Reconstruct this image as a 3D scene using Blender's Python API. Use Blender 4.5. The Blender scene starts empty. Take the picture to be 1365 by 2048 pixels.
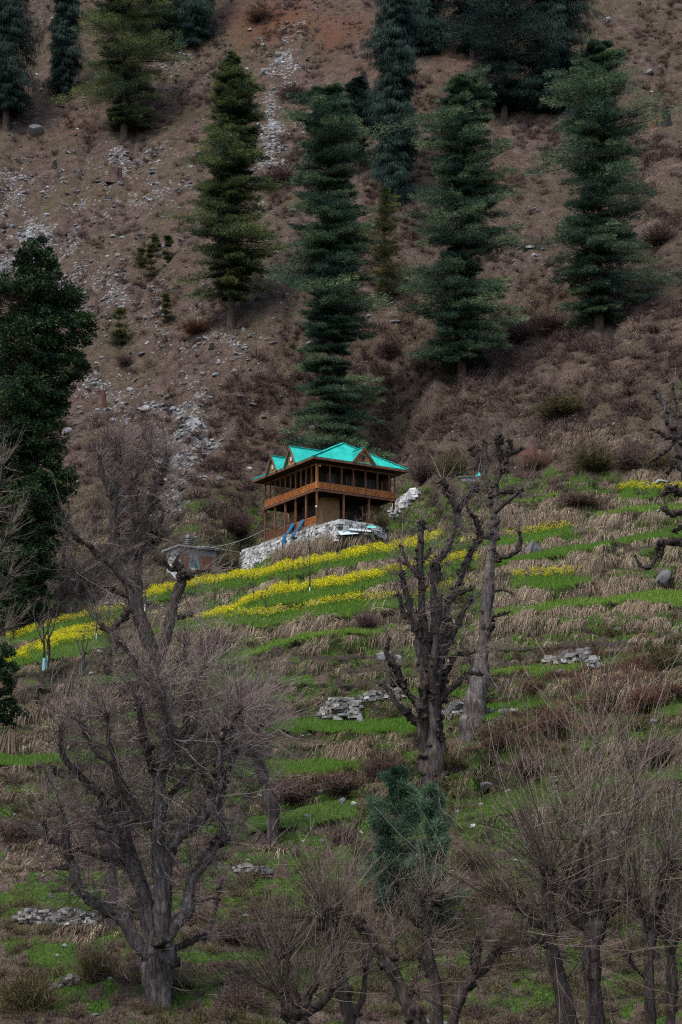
import bpy, math, random
import numpy as np
from mathutils import Vector

S = bpy.context.scene
COL = S.collection
R = math.radians
rng = np.random.default_rng(7)
random.seed(7)

# ------------------------------------------------------------------ camera, sky, sun, exposure
PITCH, F = R(12.5), 4200.0            # F: focal length in pixels of the 1365 x 2048 photograph
cam = bpy.data.cameras.new('camera')
camo = bpy.data.objects.new('camera', cam); COL.objects.link(camo)
camo.location = (0, 0, 0); camo.rotation_euler = (R(90) + PITCH, 0, 0)
cam.sensor_fit = 'VERTICAL'; cam.sensor_height = 36.0; cam.lens = 36.0 * F / 2048.0
cam.clip_start = 0.5; cam.clip_end = 5000
S.camera = camo
W = bpy.data.worlds.new('World'); S.world = W; W.use_nodes = True
nt = W.node_tree
sky = nt.nodes.new('ShaderNodeTexSky'); sky.sky_type = 'NISHITA'; sky.sun_disc = False
SUN_EL, SUN_AZ = R(62), R(215)        # azimuth from +Y, clockwise seen from above: over the photographer's shoulder
sky.sun_elevation = SUN_EL; sky.sun_rotation = SUN_AZ
sky.air_density = 1.0; sky.dust_density = 3.0; sky.ozone_density = 1.0
bg = nt.nodes['Background']; bg.inputs['Strength'].default_value = 0.125
nt.links.new(sky.outputs[0], bg.inputs[0])
sl = bpy.data.lights.new('sun', 'SUN'); sl.energy = 1.5; sl.angle = R(10); sl.color = (1.0, 0.95, 0.88)
so = bpy.data.objects.new('sun', sl); COL.objects.link(so); so.location = (0, 0, 300)
sd = Vector((math.sin(SUN_AZ) * math.cos(SUN_EL), math.cos(SUN_AZ) * math.cos(SUN_EL), math.sin(SUN_EL)))
so.rotation_euler = sd.to_track_quat('Z', 'Y').to_euler()
S.view_settings.view_transform = 'Standard'; S.view_settings.look = 'None'
S.view_settings.exposure = 1.34; S.view_settings.gamma = 1.0
S.cycles.use_denoising = False; S.cycles.filter_width = 1.2; S.cycles.max_bounces = 5; S.cycles.diffuse_bounces = 2; S.cycles.glossy_bounces = 2
S.cycles.transmission_bounces = 3; S.cycles.transparent_max_bounces = 6

# ------------------------------------------------------------------ helpers
CP, SP = math.cos(PITCH), math.sin(PITCH)
def P(x, y, Y):
    """World point at depth Y along the ray through a photograph pixel."""
    x, y, Y = (np.asarray(a, float) for a in (x, y, Y))
    dx = (x - 682.5) / F; dz = (1024.0 - y) / F
    k = Y / (CP - dz * SP)
    return np.stack([dx * k, Y + 0 * k, (SP + dz * CP) * k], -1)

def vhash(i, j, seed):
    n = (i.astype(np.int64) * 374761393 + j.astype(np.int64) * 668265263 + seed * 974711) & 0xFFFFFFFF
    n = ((n ^ (n >> 13)) * 1274126177) & 0xFFFFFFFF
    n = (n ^ (n >> 16)) & 0xFFFFFFFF
    return n / 4294967295.0
def vnoise(x, y, seed=0):
    i = np.floor(x); j = np.floor(y); fx = x - i; fy = y - j
    fx = fx * fx * (3 - 2 * fx); fy = fy * fy * (3 - 2 * fy)
    a = vhash(i, j, seed); b = vhash(i + 1, j, seed); c = vhash(i, j + 1, seed); d = vhash(i + 1, j + 1, seed)
    return (a * (1 - fx) + b * fx) * (1 - fy) + (c * (1 - fx) + d * fx) * fy
def fbm(x, y, oct=4, seed=0):
    s = 0.0; a = 0.5; t = 0.0
    for o in range(oct):
        s = s + a * vnoise(x * 2 ** o, y * 2 ** o, seed + 17 * o); t += a; a *= 0.5
    return s / t
def sst(a, b, x):
    t = np.clip((x - a) / (b - a), 0, 1); return t * t * (3 - 2 * t)
def norm(v):
    v = np.asarray(v, float)
    return v / np.maximum(np.linalg.norm(v, axis=-1, keepdims=True), 1e-9)

class Geo:
    """Collects vertices, triangles and one tint per vertex; build() links them as ONE mesh object."""
    def __init__(s): s.V = []; s.T = []; s.C = []; s.n = 0
    def add(s, V, T, c=0.5):
        V = np.asarray(V, float).reshape(-1, 3); T = np.asarray(T, np.int64).reshape(-1, 3)
        s.V.append(V); s.T.append(T + s.n); s.C.append(np.broadcast_to(np.asarray(c, float), (len(V),)).copy()); s.n += len(V)
    def poly(s, V, c=0.5):
        s.add(V, [(0, i, i + 1) for i in range(1, len(V) - 1)], c)
    def box(s, lo, hi, c=0.5):
        (a, b, d), (e, f, g) = lo, hi
        V = [(a, b, d), (e, b, d), (e, f, d), (a, f, d), (a, b, g), (e, b, g), (e, f, g), (a, f, g)]
        T = []
        for q in ((0, 3, 2, 1), (4, 5, 6, 7), (0, 1, 5, 4), (1, 2, 6, 5), (2, 3, 7, 6), (3, 0, 4, 7)):
            T += [(q[0], q[1], q[2]), (q[0], q[2], q[3])]
        s.add(V, T, c)
    def beam(s, p, q, w, h, c=0.5):
        """A straight bar of section w x h from p to q."""
        p = np.array(p, float); q = np.array(q, float); d = norm(q - p)
        up = np.array([0, 0, 1.0]) if abs(d[2]) < 0.95 else np.array([1.0, 0, 0])
        sd_ = norm(np.cross(d, up)); u = np.cross(sd_, d)
        V = [o + sd_ * a * w / 2 + u * b * h / 2 for o in (p, q) for a, b in ((-1, -1), (1, -1), (1, 1), (-1, 1))]
        T = []
        for f in ((0, 1, 2, 3), (7, 6, 5, 4), (0, 4, 5, 1), (1, 5, 6, 2), (2, 6, 7, 3), (3, 7, 4, 0)):
            T += [(f[0], f[1], f[2]), (f[0], f[2], f[3])]
        s.add(V, T, c)
    def slab(s, quad, th, c=0.5):
        """A quad (4 points, counter-clockwise from outside) given thickness th inwards."""
        q = np.array(quad, float); n = norm(np.cross(q[1] - q[0], q[2] - q[0]))
        V = np.concatenate([q, q - n * th]); m = len(q)
        T = [(0, i, i + 1) for i in range(1, m - 1)] + [(m, m + i + 1, m + i) for i in range(1, m - 1)]
        for i in range(m):
            j = (i + 1) % m
            T += [(i, m + i, m + j), (i, m + j, j)]
        s.add(V, T, c)
    def build(s, name, mat, parent=None, smooth=False, link=True):
        me = mesh_np(name, np.concatenate(s.V), np.concatenate(s.T), np.concatenate(s.C), mat, smooth)
        o = bpy.data.objects.new(name, me)
        if link: COL.objects.link(o)
        if parent: o.parent = parent
        return o

def mesh_np(name, V, T, C=None, mat=None, smooth=False):
    me = bpy.data.meshes.new(name)
    k = T.shape[1]
    me.vertices.add(len(V)); me.vertices.foreach_set('co', V.astype(np.float32).ravel())
    me.loops.add(T.size); me.loops.foreach_set('vertex_index', T.astype(np.int32).ravel())
    me.polygons.add(len(T)); me.polygons.foreach_set('loop_start', np.arange(0, T.size, k, dtype=np.int32))
    me.polygons.foreach_set('use_smooth', np.full(len(T), smooth))
    if C is not None:
        a = me.attributes.new('tint', 'FLOAT', 'POINT'); a.data.foreach_set('value', C.astype(np.float32))
    me.update(calc_edges=True)
    if mat: me.materials.append(mat)
    return me

def tag(o, label, cat, group=None, kind=None):
    if label: o['label'] = label
    if cat: o['category'] = cat
    if group: o['group'] = group
    if kind: o['kind'] = kind
    return o
def thing(name, label, cat, loc=(0, 0, 0), rz=0, group=None):
    o = bpy.data.objects.new(name, None); COL.objects.link(o)
    o.location = tuple(float(v) for v in loc); o.rotation_euler = (0, 0, rz); o.empty_display_size = 0.3
    return tag(o, label, cat, group)

def ribbons(g, base, d, side, L, w, droop, segs=2, tint=0.5):
    """N tapering flat blades: base (N,3), direction, side vector, length, width, droop."""
    N = len(base); d = norm(d); side = norm(side)
    L = np.broadcast_to(L, (N,)); w = np.broadcast_to(w, (N,)); droop = np.broadcast_to(droop, (N,)); tint = np.broadcast_to(tint, (N,))
    rows = []
    for k in range(segs + 1):
        t = k / segs
        c = base + d * (L * t)[:, None]
        c[:, 2] -= droop * L * t * t
        if k < segs:
            hw = (w * (1 - 0.75 * t) / 2)[:, None]
            rows += [c - side * hw, c + side * hw]
        else: rows.append(c)
    V = np.stack(rows, 1); m = V.shape[1]
    T = []
    for k in range(segs - 1):
        a = 2 * k; T += [(a, a + 1, a + 3), (a, a + 3, a + 2)]
    a = 2 * (segs - 1); T.append((a, a + 1, a + 2))
    T = np.array(T)[None] + (np.arange(N) * m)[:, None, None]
    g.add(V.reshape(-1, 3), T.reshape(-1, 3), np.repeat(tint, m))

def tubes(g, paths, radii, sides=3, tint=0.5, cap=False, flute=0.0):
    """N tubes through K points each: paths (N,K,3), radii (N,K)."""
    paths = np.asarray(paths, float); radii = np.asarray(radii, float)
    N, K, _ = paths.shape
    tan = np.empty_like(paths)
    tan[:, 1:-1] = paths[:, 2:] - paths[:, :-2]; tan[:, 0] = paths[:, 1] - paths[:, 0]; tan[:, -1] = paths[:, -1] - paths[:, -2]
    tan = norm(tan)
    ref = np.where(np.abs(tan[:, :1, 1:2]) < 0.9, np.array([0, 1.0, 0]), np.array([1.0, 0, 0]))
    a = norm(np.cross(tan, np.broadcast_to(ref, tan.shape))); b = np.cross(tan, a)
    ang = np.arange(sides) * 2 * np.pi / sides
    rad = radii[:, :, None] * np.ones(sides)
    if flute:
        tw = np.cumsum(np.linalg.norm(np.diff(paths, axis=1, prepend=paths[:, :1]), axis=2), 1)[:, :, None]
        rad = rad * (1 + flute * np.sin(3 * ang + tw * .35 + paths[:, :1, :1]) + flute * .7 * np.sin(5 * ang - tw * .5 + 1.3))
    V = paths[:, :, None] + rad[..., None] * (a[:, :, None] * np.cos(ang)[None, None, :, None] + b[:, :, None] * np.sin(ang)[None, None, :, None])
    T = []
    for k in range(K - 1):
        for s_ in range(sides):
            n = (s_ + 1) % sides
            p, q, r, s2 = k * sides + s_, k * sides + n, (k + 1) * sides + n, (k + 1) * sides + s_
            T += [(p, q, r), (p, r, s2)]
    if cap:
        o = (K - 1) * sides
        T += [(o, o + i, o + i + 1) for i in range(1, sides - 1)]
    T = np.array(T)[None] + (np.arange(N) * K * sides)[:, None, None]
    tint = np.broadcast_to(tint, (N,))
    g.add(V.reshape(-1, 3), T.reshape(-1, 3), np.repeat(tint, K * sides))

# icosphere template for rocks
def ico(sub=1):
    t = (1 + 5 ** 0.5) / 2
    V = [(-1, t, 0), (1, t, 0), (-1, -t, 0), (1, -t, 0), (0, -1, t), (0, 1, t), (0, -1, -t), (0, 1, -t), (t, 0, -1), (t, 0, 1), (-t, 0, -1), (-t, 0, 1)]
    T = [(0, 11, 5), (0, 5, 1), (0, 1, 7), (0, 7, 10), (0, 10, 11), (1, 5, 9), (5, 11, 4), (11, 10, 2), (10, 7, 6), (7, 1, 8), (3, 9, 4), (3, 4, 2), (3, 2, 6), (3, 6, 8), (3, 8, 9), (4, 9, 5), (2, 4, 11), (6, 2, 10), (8, 6, 7), (9, 8, 1)]
    V = [norm(v) for v in V]
    for _ in range(sub):
        mid = {}; T2 = []
        def m(a, b):
            k = (min(a, b), max(a, b))
            if k not in mid: V.append(norm((V[a] + V[b]) / 2)); mid[k] = len(V) - 1
            return mid[k]
        for a, b, c in T:
            x, y, z = m(a, b), m(b, c), m(c, a)
            T2 += [(a, x, z), (b, y, x), (c, z, y), (x, y, z)]
        T = T2
    return np.array(V), np.array(T)
ICO0, ICO1, ICO2 = ico(0), ico(1), ico(2)

def rock_shape(rg, tmpl, size, flat=0.7):
    """An angular block: the sphere cut by random planes, scaled."""
    V, T = tmpl; V = V.copy()
    for _ in range(10):
        n = norm(rg.normal(size=3)); d = rg.uniform(0.42, 0.78)
        h = V @ n; k = h > d
        V[k] -= n * (h[k] - d)[:, None]
    V *= np.array([rg.uniform(.8, 1.3), rg.uniform(.7, 1.1), flat * rg.uniform(.75, 1.2)]) * size
    a = rg.uniform(0, 6.28); c, s_ = math.cos(a), math.sin(a)
    V = V @ np.array([[c, -s_, 0], [s_, c, 0], [0, 0, 1]])
    return V, T

# ------------------------------------------------------------------ materials
def mat_new(name):
    m = bpy.data.materials.new(name); m.use_nodes = True
    n = m.node_tree.nodes; b = n['Principled BSDF']
    b.inputs['Roughness'].default_value = 0.85; b.inputs['Specular IOR Level'].default_value = 0.2
    return m, m.node_tree, b
def node(t, typ, **kw):
    n = t.nodes.new(typ)
    for k, v in kw.items():
        if k.startswith('i_'):
            key = k[2:].replace('_', ' ')
            n.inputs[key].default_value = v
        else: setattr(n, k, v)
    return n
def ramp(t, fac, stops):
    r = t.nodes.new('ShaderNodeValToRGB'); e = r.color_ramp.elements
    while len(e) < len(stops): e.new(0.5)
    for el, (p, c) in zip(e, stops): el.position = p; el.color = (*c, 1)
    t.links.new(fac, r.inputs[0]); return r.outputs[0]
def math_(t, op, a, b=None):
    n = t.nodes.new('ShaderNodeMath'); n.operation = op
    for i, v in enumerate((a, b)):
        if v is None: continue
        if isinstance(v, (int, float)): n.inputs[i].default_value = v
        else: t.links.new(v, n.inputs[i])
    return n.outputs[0]
def mix(t, f, a, b):
    n = t.nodes.new('ShaderNodeMix'); n.data_type = 'RGBA'
    for i, v in ((0, f), (6, a), (7, b)):
        if isinstance(v, (int, float)): n.inputs[i].default_value = v
        elif isinstance(v, tuple): n.inputs[i].default_value = (*v, 1)
        else: t.links.new(v, n.inputs[i])
    return n.outputs[2]
def noise(t, scale, detail=4, rough=0.55, coord='Object', vec=None, dist=0.0):
    n = t.nodes.new('ShaderNodeTexNoise'); n.inputs['Scale'].default_value = scale; n.inputs['Detail'].default_value = detail
    n.inputs['Roughness'].default_value = rough; n.inputs['Distortion'].default_value = dist
    if vec is None:
        tc = t.nodes.new('ShaderNodeTexCoord'); vec = tc.outputs[coord]
    t.links.new(vec, n.inputs['Vector']); return n.outputs[0]
def bump(t, b, h, strength, dist):
    n = t.nodes.new('ShaderNodeBump'); n.inputs['Strength'].default_value = strength; n.inputs['Distance'].default_value = dist
    t.links.new(h, n.inputs['Height']); t.links.new(n.outputs[0], b.inputs['Normal'])
def attr(t, name, out='Fac'):
    a = t.nodes.new('ShaderNodeAttribute'); a.attribute_name = name; return a.outputs[out]

def m_tint(name, stops, rough=0.8, trans=0.0, nscale=0, namp=0.3):
    """Colour by the per-vertex tint (a leaf's or blade's own colour) through a ramp, with a little noise."""
    m, t, b = mat_new(name)
    f = attr(t, 'tint')
    if nscale:
        f = math_(t, 'ADD', f, math_(t, 'MULTIPLY', math_(t, 'SUBTRACT', noise(t, nscale, 3), 0.5), namp))
    c = ramp(t, f, stops); t.links.new(c, b.inputs['Base Color'])
    b.inputs['Roughness'].default_value = rough; b.inputs['Specular IOR Level'].default_value = 0.12
    if trans:
        tr = t.nodes.new('ShaderNodeBsdfTranslucent'); t.links.new(c, tr.inputs[0])
        mx = t.nodes.new('ShaderNodeMixShader'); mx.inputs[0].default_value = trans
        t.links.new(b.outputs[0], mx.inputs[1]); t.links.new(tr.outputs[0], mx.inputs[2])
        t.links.new(mx.outputs[0], t.nodes['Material Output'].inputs[0])
    return m
def m_noise(name, stops, scale, rough=0.8, detail=5, bmp=0.0, bd=0.02, stretch=None, spec=0.2):
    m, t, b = mat_new(name); vec = None
    if stretch:
        tc = t.nodes.new('ShaderNodeTexCoord'); mp = t.nodes.new('ShaderNodeMapping'); mp.inputs['Scale'].default_value = stretch
        t.links.new(tc.outputs['Object'], mp.inputs[0]); vec = mp.outputs[0]
    n = noise(t, scale, detail, 0.6, vec=vec)
    t.links.new(ramp(t, n, stops), b.inputs['Base Color'])
    b.inputs['Roughness'].default_value = rough; b.inputs['Specular IOR Level'].default_value = spec
    if bmp: bump(t, b, n, bmp, bd)
    return m
# ------------------------------------------------------------------ terrain
def pl(pts, x):
    p = np.array(pts, float); return np.interp(x, p[:, 0], p[:, 1])
core_x = np.arange(-420, 1786, 3.0); core_y = np.arange(2420, -221, -3.0)
gx = np.concatenate([np.linspace(-3200, -440, 70), core_x, np.linspace(1805, 4600, 70)])
gy = np.concatenate([np.linspace(4600, 2440, 60), core_y, np.linspace(-240, -1300, 40)])
IX0, IY0 = 70, 60
X, Yp = np.meshgrid(gx, gy)                       # pixel coordinates of each terrain vertex
D_KEYS = [(-1300, 470), (-600, 395), (-250, 348), (0, 320), (200, 292), (400, 266), (640, 236), (800, 218), (950, 200), (1049, 184.5), (1100, 176), (1250, 156), (1400, 137), (1580, 117), (1800, 99), (2048, 85), (2300, 74), (2440, 69), (3200, 48), (4600, 26)]
def base_depth(x, y):
    b = pl(D_KEYS, y)
    k = pl([(-400, .06), (500, .10), (900, .22), (1100, .40), (1300, .32), (1600, .12), (2100, .04), (4600, .02)], y)
    kr = pl([(-400, .08), (500, .12), (900, .17), (1100, .19), (1400, .15), (1700, .10), (2100, .04), (4600, .02)], y)
    xx = np.clip(x, -900, 2300)
    b = b * (1 - np.where(xx < 650, k, kr) * (xx - 650) / 1000)
    # the bushy spur that comes forward at the lower right
    b = b * (1 - 0.10 * np.exp(-((x - 1420) / 330) ** 2 - ((y - 1430) / 190) ** 2))
    # ravine and spur relief on the upper slope
    b = b + 5.0 * np.sin(x / 170.0 + y / 420.0) * sst(1000, 600, y) * sst(-900, -300, y)
    return b

# fields: the green treads as (upper edge, lower edge, kind) polylines on the slope
FIELDS = [
 ([(285, 1196), (364, 1178), (420, 1167), (458, 1157), (505, 1152), (575, 1137), (622, 1128), (660, 1121), (719, 1111), (777, 1099), (833, 1088), (880, 1073)],
  [(285, 1206), (364, 1192), (420, 1182), (458, 1173), (505, 1167), (575, 1156), (622, 1146), (660, 1137), (719, 1127), (777, 1118), (833, 1108), (880, 1096)], 'mustard', 1.0),
 ([(395, 1243), (464, 1222), (505, 1200), (549, 1188), (593, 1183), (652, 1172), (719, 1162), (777, 1150), (824, 1141), (859, 1135), (909, 1128), (955, 1124)],
  [(395, 1246), (464, 1238), (499, 1229), (549, 1213), (593, 1207), (652, 1198), (704, 1187), (742, 1174), (786, 1159), (836, 1150), (955, 1137)], 'mustard', 0.62),
 ([(345, 1247), (432, 1236), (490, 1234), (549, 1231), (605, 1222), (652, 1213), (704, 1204), (748, 1204), (792, 1200), (842, 1192), (894, 1181), (945, 1175)],
  [(345, 1265), (417, 1256), (490, 1250), (549, 1250), (605, 1238), (652, 1231), (716, 1227), (762, 1217), (792, 1212), (842, 1208), (894, 1197), (945, 1188)], 'mustard', 0.22),
 ([(490, 1306), (534, 1291), (593, 1274), (652, 1264), (700, 1258), (733, 1256), (785, 1249)],
  [(490, 1318), (534, 1303), (593, 1284), (652, 1274), (700, 1270), (733, 1267), (785, 1258)], 'pale', 0),
 ([(960, 1228), (988, 1219), (1053, 1211), (1129, 1202), (1199, 1196), (1258, 1191), (1317, 1184), (1400, 1178)],
  [(960, 1238), (988, 1231), (1053, 1222), (1112, 1213), (1199, 1207), (1258, 1205), (1317, 1206), (1400, 1206)], 'pale', 0),
 ([(1025, 1161), (1060, 1157), (1097, 1155), (1182, 1155)], [(1025, 1172), (1060, 1177), (1097, 1176), (1182, 1164)], 'mustard', 0.1),
 ([(985, 1124), (1094, 1102), (1153, 1090), (1217, 1083), (1287, 1073), (1420, 1050)],
  [(985, 1134), (1068, 1121), (1153, 1106), (1229, 1092), (1302, 1082), (1420, 1064)], 'wheat', 0),
 ([(915, 1094), (1009, 1077), (1082, 1063), (1135, 1054)], [(915, 1103), (1009, 1091), (1088, 1080), (1135, 1064)], 'mustard', 0.08),
 ([(1240, 974), (1300, 971), (1400, 966)], [(1240, 996), (1300, 990), (1400, 980)], 'mustard', 0.15),
 ([(1190, 1019), (1280, 1010), (1400, 1000)], [(1190, 1028), (1280, 1023), (1400, 1020)], 'pale', 0),
 ([(1025, 1004), (1060, 994), (1115, 984)], [(1025, 1009), (1060, 1001), (1115, 990)], 'pale', 0),
 ([(960, 1416), (982, 1410), (1040, 1404), (1095, 1401)], [(960, 1446), (982, 1440), (1040, 1426), (1095, 1412)], 'wheat', 0),
 ([(870, 1388), (900, 1384), (935, 1386)], [(870, 1398), (900, 1395), (935, 1395)], 'wheat', 0),
 ([(370, 1460), (446, 1448), (578, 1446), (630, 1437), (681, 1446), (740, 1440), (835, 1435)],
  [(370, 1474), (446, 1464), (578, 1462), (630, 1457), (666, 1466), (740, 1469), (835, 1464)], 'wheat', 0),
 ([(380, 1528), (465, 1524), (534, 1517), (578, 1521), (725, 1522)], [(380, 1548), (476, 1559), (534, 1557), (578, 1552), (725, 1541)], 'wheat', 0),
 ([(495, 1640), (600, 1617), (712, 1604)], [(495, 1668), (600, 1652), (712, 1628)], 'meadow', 0),
 ([(15, 1322), (85, 1296), (130, 1268), (215, 1252)], [(15, 1336), (85, 1322), (140, 1309), (215, 1290)], 'mustard', 1.0),
 ([(15, 1278), (60, 1266), (120, 1249), (200, 1228), (250, 1220)], [(15, 1292), (60, 1284), (120, 1260), (200, 1240), (250, 1230)], 'mustard', 0.4),
 ([(-60, 1508), (60, 1508), (130, 1508), (300, 1502)], [(-60, 1533), (60, 1530), (130, 1524), (300, 1512)], 'wheat', 0),
 ([(60, 1886), (150, 1882)], [(60, 1940), (150, 1935)], 'meadow', 0),
 ([(600, 1318), (690, 1316), (790, 1309)], [(600, 1324), (690, 1323), (790, 1316)], 'path', 0),
 ([(690, 1341), (790, 1334)], [(690, 1349), (790, 1343)], 'path', 0),
 ([(975, 1298), (1085, 1295), (1176, 1285), (1300, 1279)], [(975, 1306), (1085, 1303), (1176, 1292), (1300, 1286)], 'path', 0),
 ([(660, 1366), (800, 1360)], [(660, 1373), (800, 1368)], 'path', 0),
 ([(980, 1345), (1080, 1338), (1170, 1330)], [(980, 1352), (1080, 1346), (1170, 1337)], 'pale', 0),
 ([(-60, 1790), (60, 1786), (210, 1780)], [(-60, 1806), (60, 1804), (210, 1800)], 'meadow', 0),
 ([(360, 1912), (500, 1900), (640, 1892)], [(360, 1932), (500, 1918), (640, 1906)], 'meadow', 0),
 ([(960, 1592), (1060, 1575), (1180, 1580)], [(960, 1640), (1060, 1612), (1180, 1604)], 'meadow', 0),
 ([(1290, 1540), (1420, 1530)], [(1290, 1566), (1420, 1556)], 'meadow', 0),
]
gdens = np.ones_like(X)
M = {k: np.zeros_like(X) for k in ('green', 'yellow', 'scree', 'dry', 'red', 'soil', 'wheat', 'must', 'pale', 'meadow')}
treads = np.zeros_like(X)
for top, bot, kind, amt in FIELDS:
    x0, x1 = top[0][0], top[-1][0]
    wob = 3.0 * (fbm(X / 40, Yp / 400 + len(top), 3, 5) - 0.5) * 2
    yt, yb = pl(top, X) + wob, pl(bot, X) + wob
    edge = sst(x0 - 14, x0 + 10, X) * sst(x1 + 14, x1 - 10, X)
    tin = sst(yt - 2, yt + 2, Yp) * sst(yb + 2, yb - 2, Yp) * edge
    treads = np.maximum(treads, tin)
    if kind == 'path': M['soil'] = np.maximum(M['soil'], tin); continue
    M['green'] = np.maximum(M['green'], tin * (0.6 if kind == 'pale' else 1))
    if kind in ('wheat', 'mustard'): M['wheat'] = np.maximum(M['wheat'], tin)
    if kind == 'pale': M['pale'] = np.maximum(M['pale'], tin)
    if kind == 'meadow': M['meadow'] = np.maximum(M['meadow'], tin)
    if kind == 'mustard':
        f = (Yp - yt) / np.maximum(yb - yt, 1)
        k = amt * .50 if amt >= 0.3 else 0.10
        M['must'] = np.maximum(M['must'], tin * sst(k + 0.15, k - 0.12, f) * (1.0 if amt > 0.3 else 0.6))
terr_zone = sst(900, 1040, Yp) * sst(1790, 1560, Yp) * sst(-700, -300, X) * sst(2100, 1700, X)
# narrower old ledges between and below the fields
def boxblur_rows(a, w):
    k = np.ones(w) / w; p = np.pad(a, ((w // 2, w - 1 - w // 2), (0, 0)), 'edge')
    c = np.cumsum(np.vstack([np.zeros((1, a.shape[1])), p]), 0); return (c[w:] - c[:-w]) / w
def boxblur_cols(a, w): return boxblur_rows(a.T, w).T
fields_only = treads.copy()
qv = Yp + .085 * (X - 650) + 34 * (fbm(X / 130, Yp / 260, 3, 91) - .5) * 2
fr = np.mod(qv / 42.0, 1.0)
lw = sst(1000, 1060, Yp) * sst(1640, 1540, Yp) * (1 - np.clip(boxblur_rows(boxblur_cols(treads, 9), 17) * 4, 0, 1)) * sst(.30, .44, fbm(X / 90, Yp / 40, 3, 92)) * np.where(Yp < 1200, sst(880, 960, X), 1)
ledge = sst(0, .08, fr) * sst(.44, .38, fr) * lw
lipline = sst(.28, .35, fr) * sst(.47, .42, fr) * lw
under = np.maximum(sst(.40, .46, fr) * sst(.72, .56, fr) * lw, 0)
treads = np.maximum(treads, ledge * .85)
# a riser in a terraced zone is everything that is not tread
gdens = 1 + terr_zone * (treads * 2.3 - (1 - treads) * 0.84)
rows_core = np.abs(np.gradient(gy))[:, None]
gs = gdens / boxblur_rows(gdens, 81)
Wy = Yp[0:1] - np.cumsum(np.vstack([np.zeros((1, X.shape[1])), (gs[1:] + gs[:-1]) / 2 * np.abs(np.diff(gy))[:, None]]), 0)
Wy = boxblur_cols(Yp + np.clip(Wy - Yp - (boxblur_rows(Wy - Yp, 121)), -40, 40), 5)
Dp = base_depth(X, Wy)

# the bench the house stands on: the slope meets the foot of its retaining wall and carries on behind the building
HO_Y = 185.0                                        # depth of the house's near corner
HO = P(634, 1049, HO_Y)                             # its foot
HANG = R(31.7); HU = np.array([math.cos(HANG), math.sin(HANG), 0]); HV = np.array([-math.sin(HANG), math.cos(HANG), 0])
def H(u, v, z): return HO + HU * u + HV * v + np.array([0, 0, 1.0]) * z
def to_px(p):
    p = np.asarray(p, float); f = p[..., 1] * CP + p[..., 2] * SP; uq = -p[..., 1] * SP + p[..., 2] * CP
    return 682.5 + F * p[..., 0] / f, 1024 - F * uq / f
foot = [to_px(H(-0.75, v, -0.45 - h)) + (H(-0.75, v, 0)[1],) for v, h in ((12.4, 1.5), (11.4, 1.4), (7, .95), (3, .75), (0, .7), (-5.2, 0.6))]
foot += [to_px(H(2.5, -5.2, -.85)) + (H(2.5, -5.2, 0)[1],)]
foot = np.array(foot)
yl_pts = [(300, foot[0][1] + 30)] + [(a, b) for a, b, c in foot] + [(770, 1052), (795, 1032), (806, 1003), (832, 985), (900, 950)]
dl_pts = [(a, c) for a, b, c in foot] + [(770, 186.5), (800, 188)]
yl = pl(yl_pts, X)
at_foot = np.array([np.interp(yl[0, c_], gy[::-1], Dp[::-1, c_]) for c_ in range(X.shape[1])])[None]
delta = pl(dl_pts, X) - at_foot
dd = Yp - yl
loc = sst(380, 470, X) * sst(920, 800, X)
Dp = Dp + delta * loc * np.where(dd > 0, np.exp(-(dd / 45) ** 2), 1 - sst(0, -350, dd))
Jx = pl([(380, 0), (470, 5), (500, 9), (640, 17), (780, 17), (800, 12), (870, 0)], X)
Dp = Dp + Jx * sst(-2, -9, dd) * (1 - sst(-20, -520, dd))
for _ in range(1): pass
Dp = np.maximum.accumulate(Dp + np.arange(len(gy))[:, None] * 1e-4, 0)   # never folds over itself
PW = P(X, Yp, Dp)
near_house = np.exp(-((X - 640) / 190) ** 2 - ((Yp - 1060) / 75) ** 2)
calm = 1 - 0.85 * np.clip(near_house * 1.6, 0, 1)
mtn = sst(1080, 800, Yp)
wx, wy = PW[..., 0], PW[..., 1]
rill = 1 - np.abs(2 * fbm(X / 75 + .25 * Yp / 75, Yp / 330, 3, 97) - 1)
h = mtn * (-1.3 * rill ** 5 + 2.2 * (fbm(wx / 16, wy / 16, 4, 1) - 0.5) + 0.9 * (fbm(wx / 3.2, wy / 3.2, 4, 2) - 0.5))
h = h + (1 - mtn) * (0.5 * (fbm(wx / 5, wy / 5, 3, 3) - 0.5) + (0.75 - 0.5 * treads) * (fbm(wx / 1.4, wy / 1.4, 3, 4) - 0.5))
PW[..., 2] += h * calm

# banks hollowed out under the overhanging turf lips
niche = np.zeros_like(X)
for k_ in range(1, 7): niche[:-k_] = np.maximum(niche[:-k_], treads[k_:] * (1 - k_ / 9.0))
niche = niche * (1 - treads) * (1 - near_house) * sst(.30, .55, fbm(X / 32, Yp / 40, 3, 37)) * np.where((Yp > 940) & (Yp < 1720), 1, 0)
push = niche * (1.25 * Dp / 150)
PW[..., 0] += push * .42; PW[..., 1] += push * .9
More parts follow.
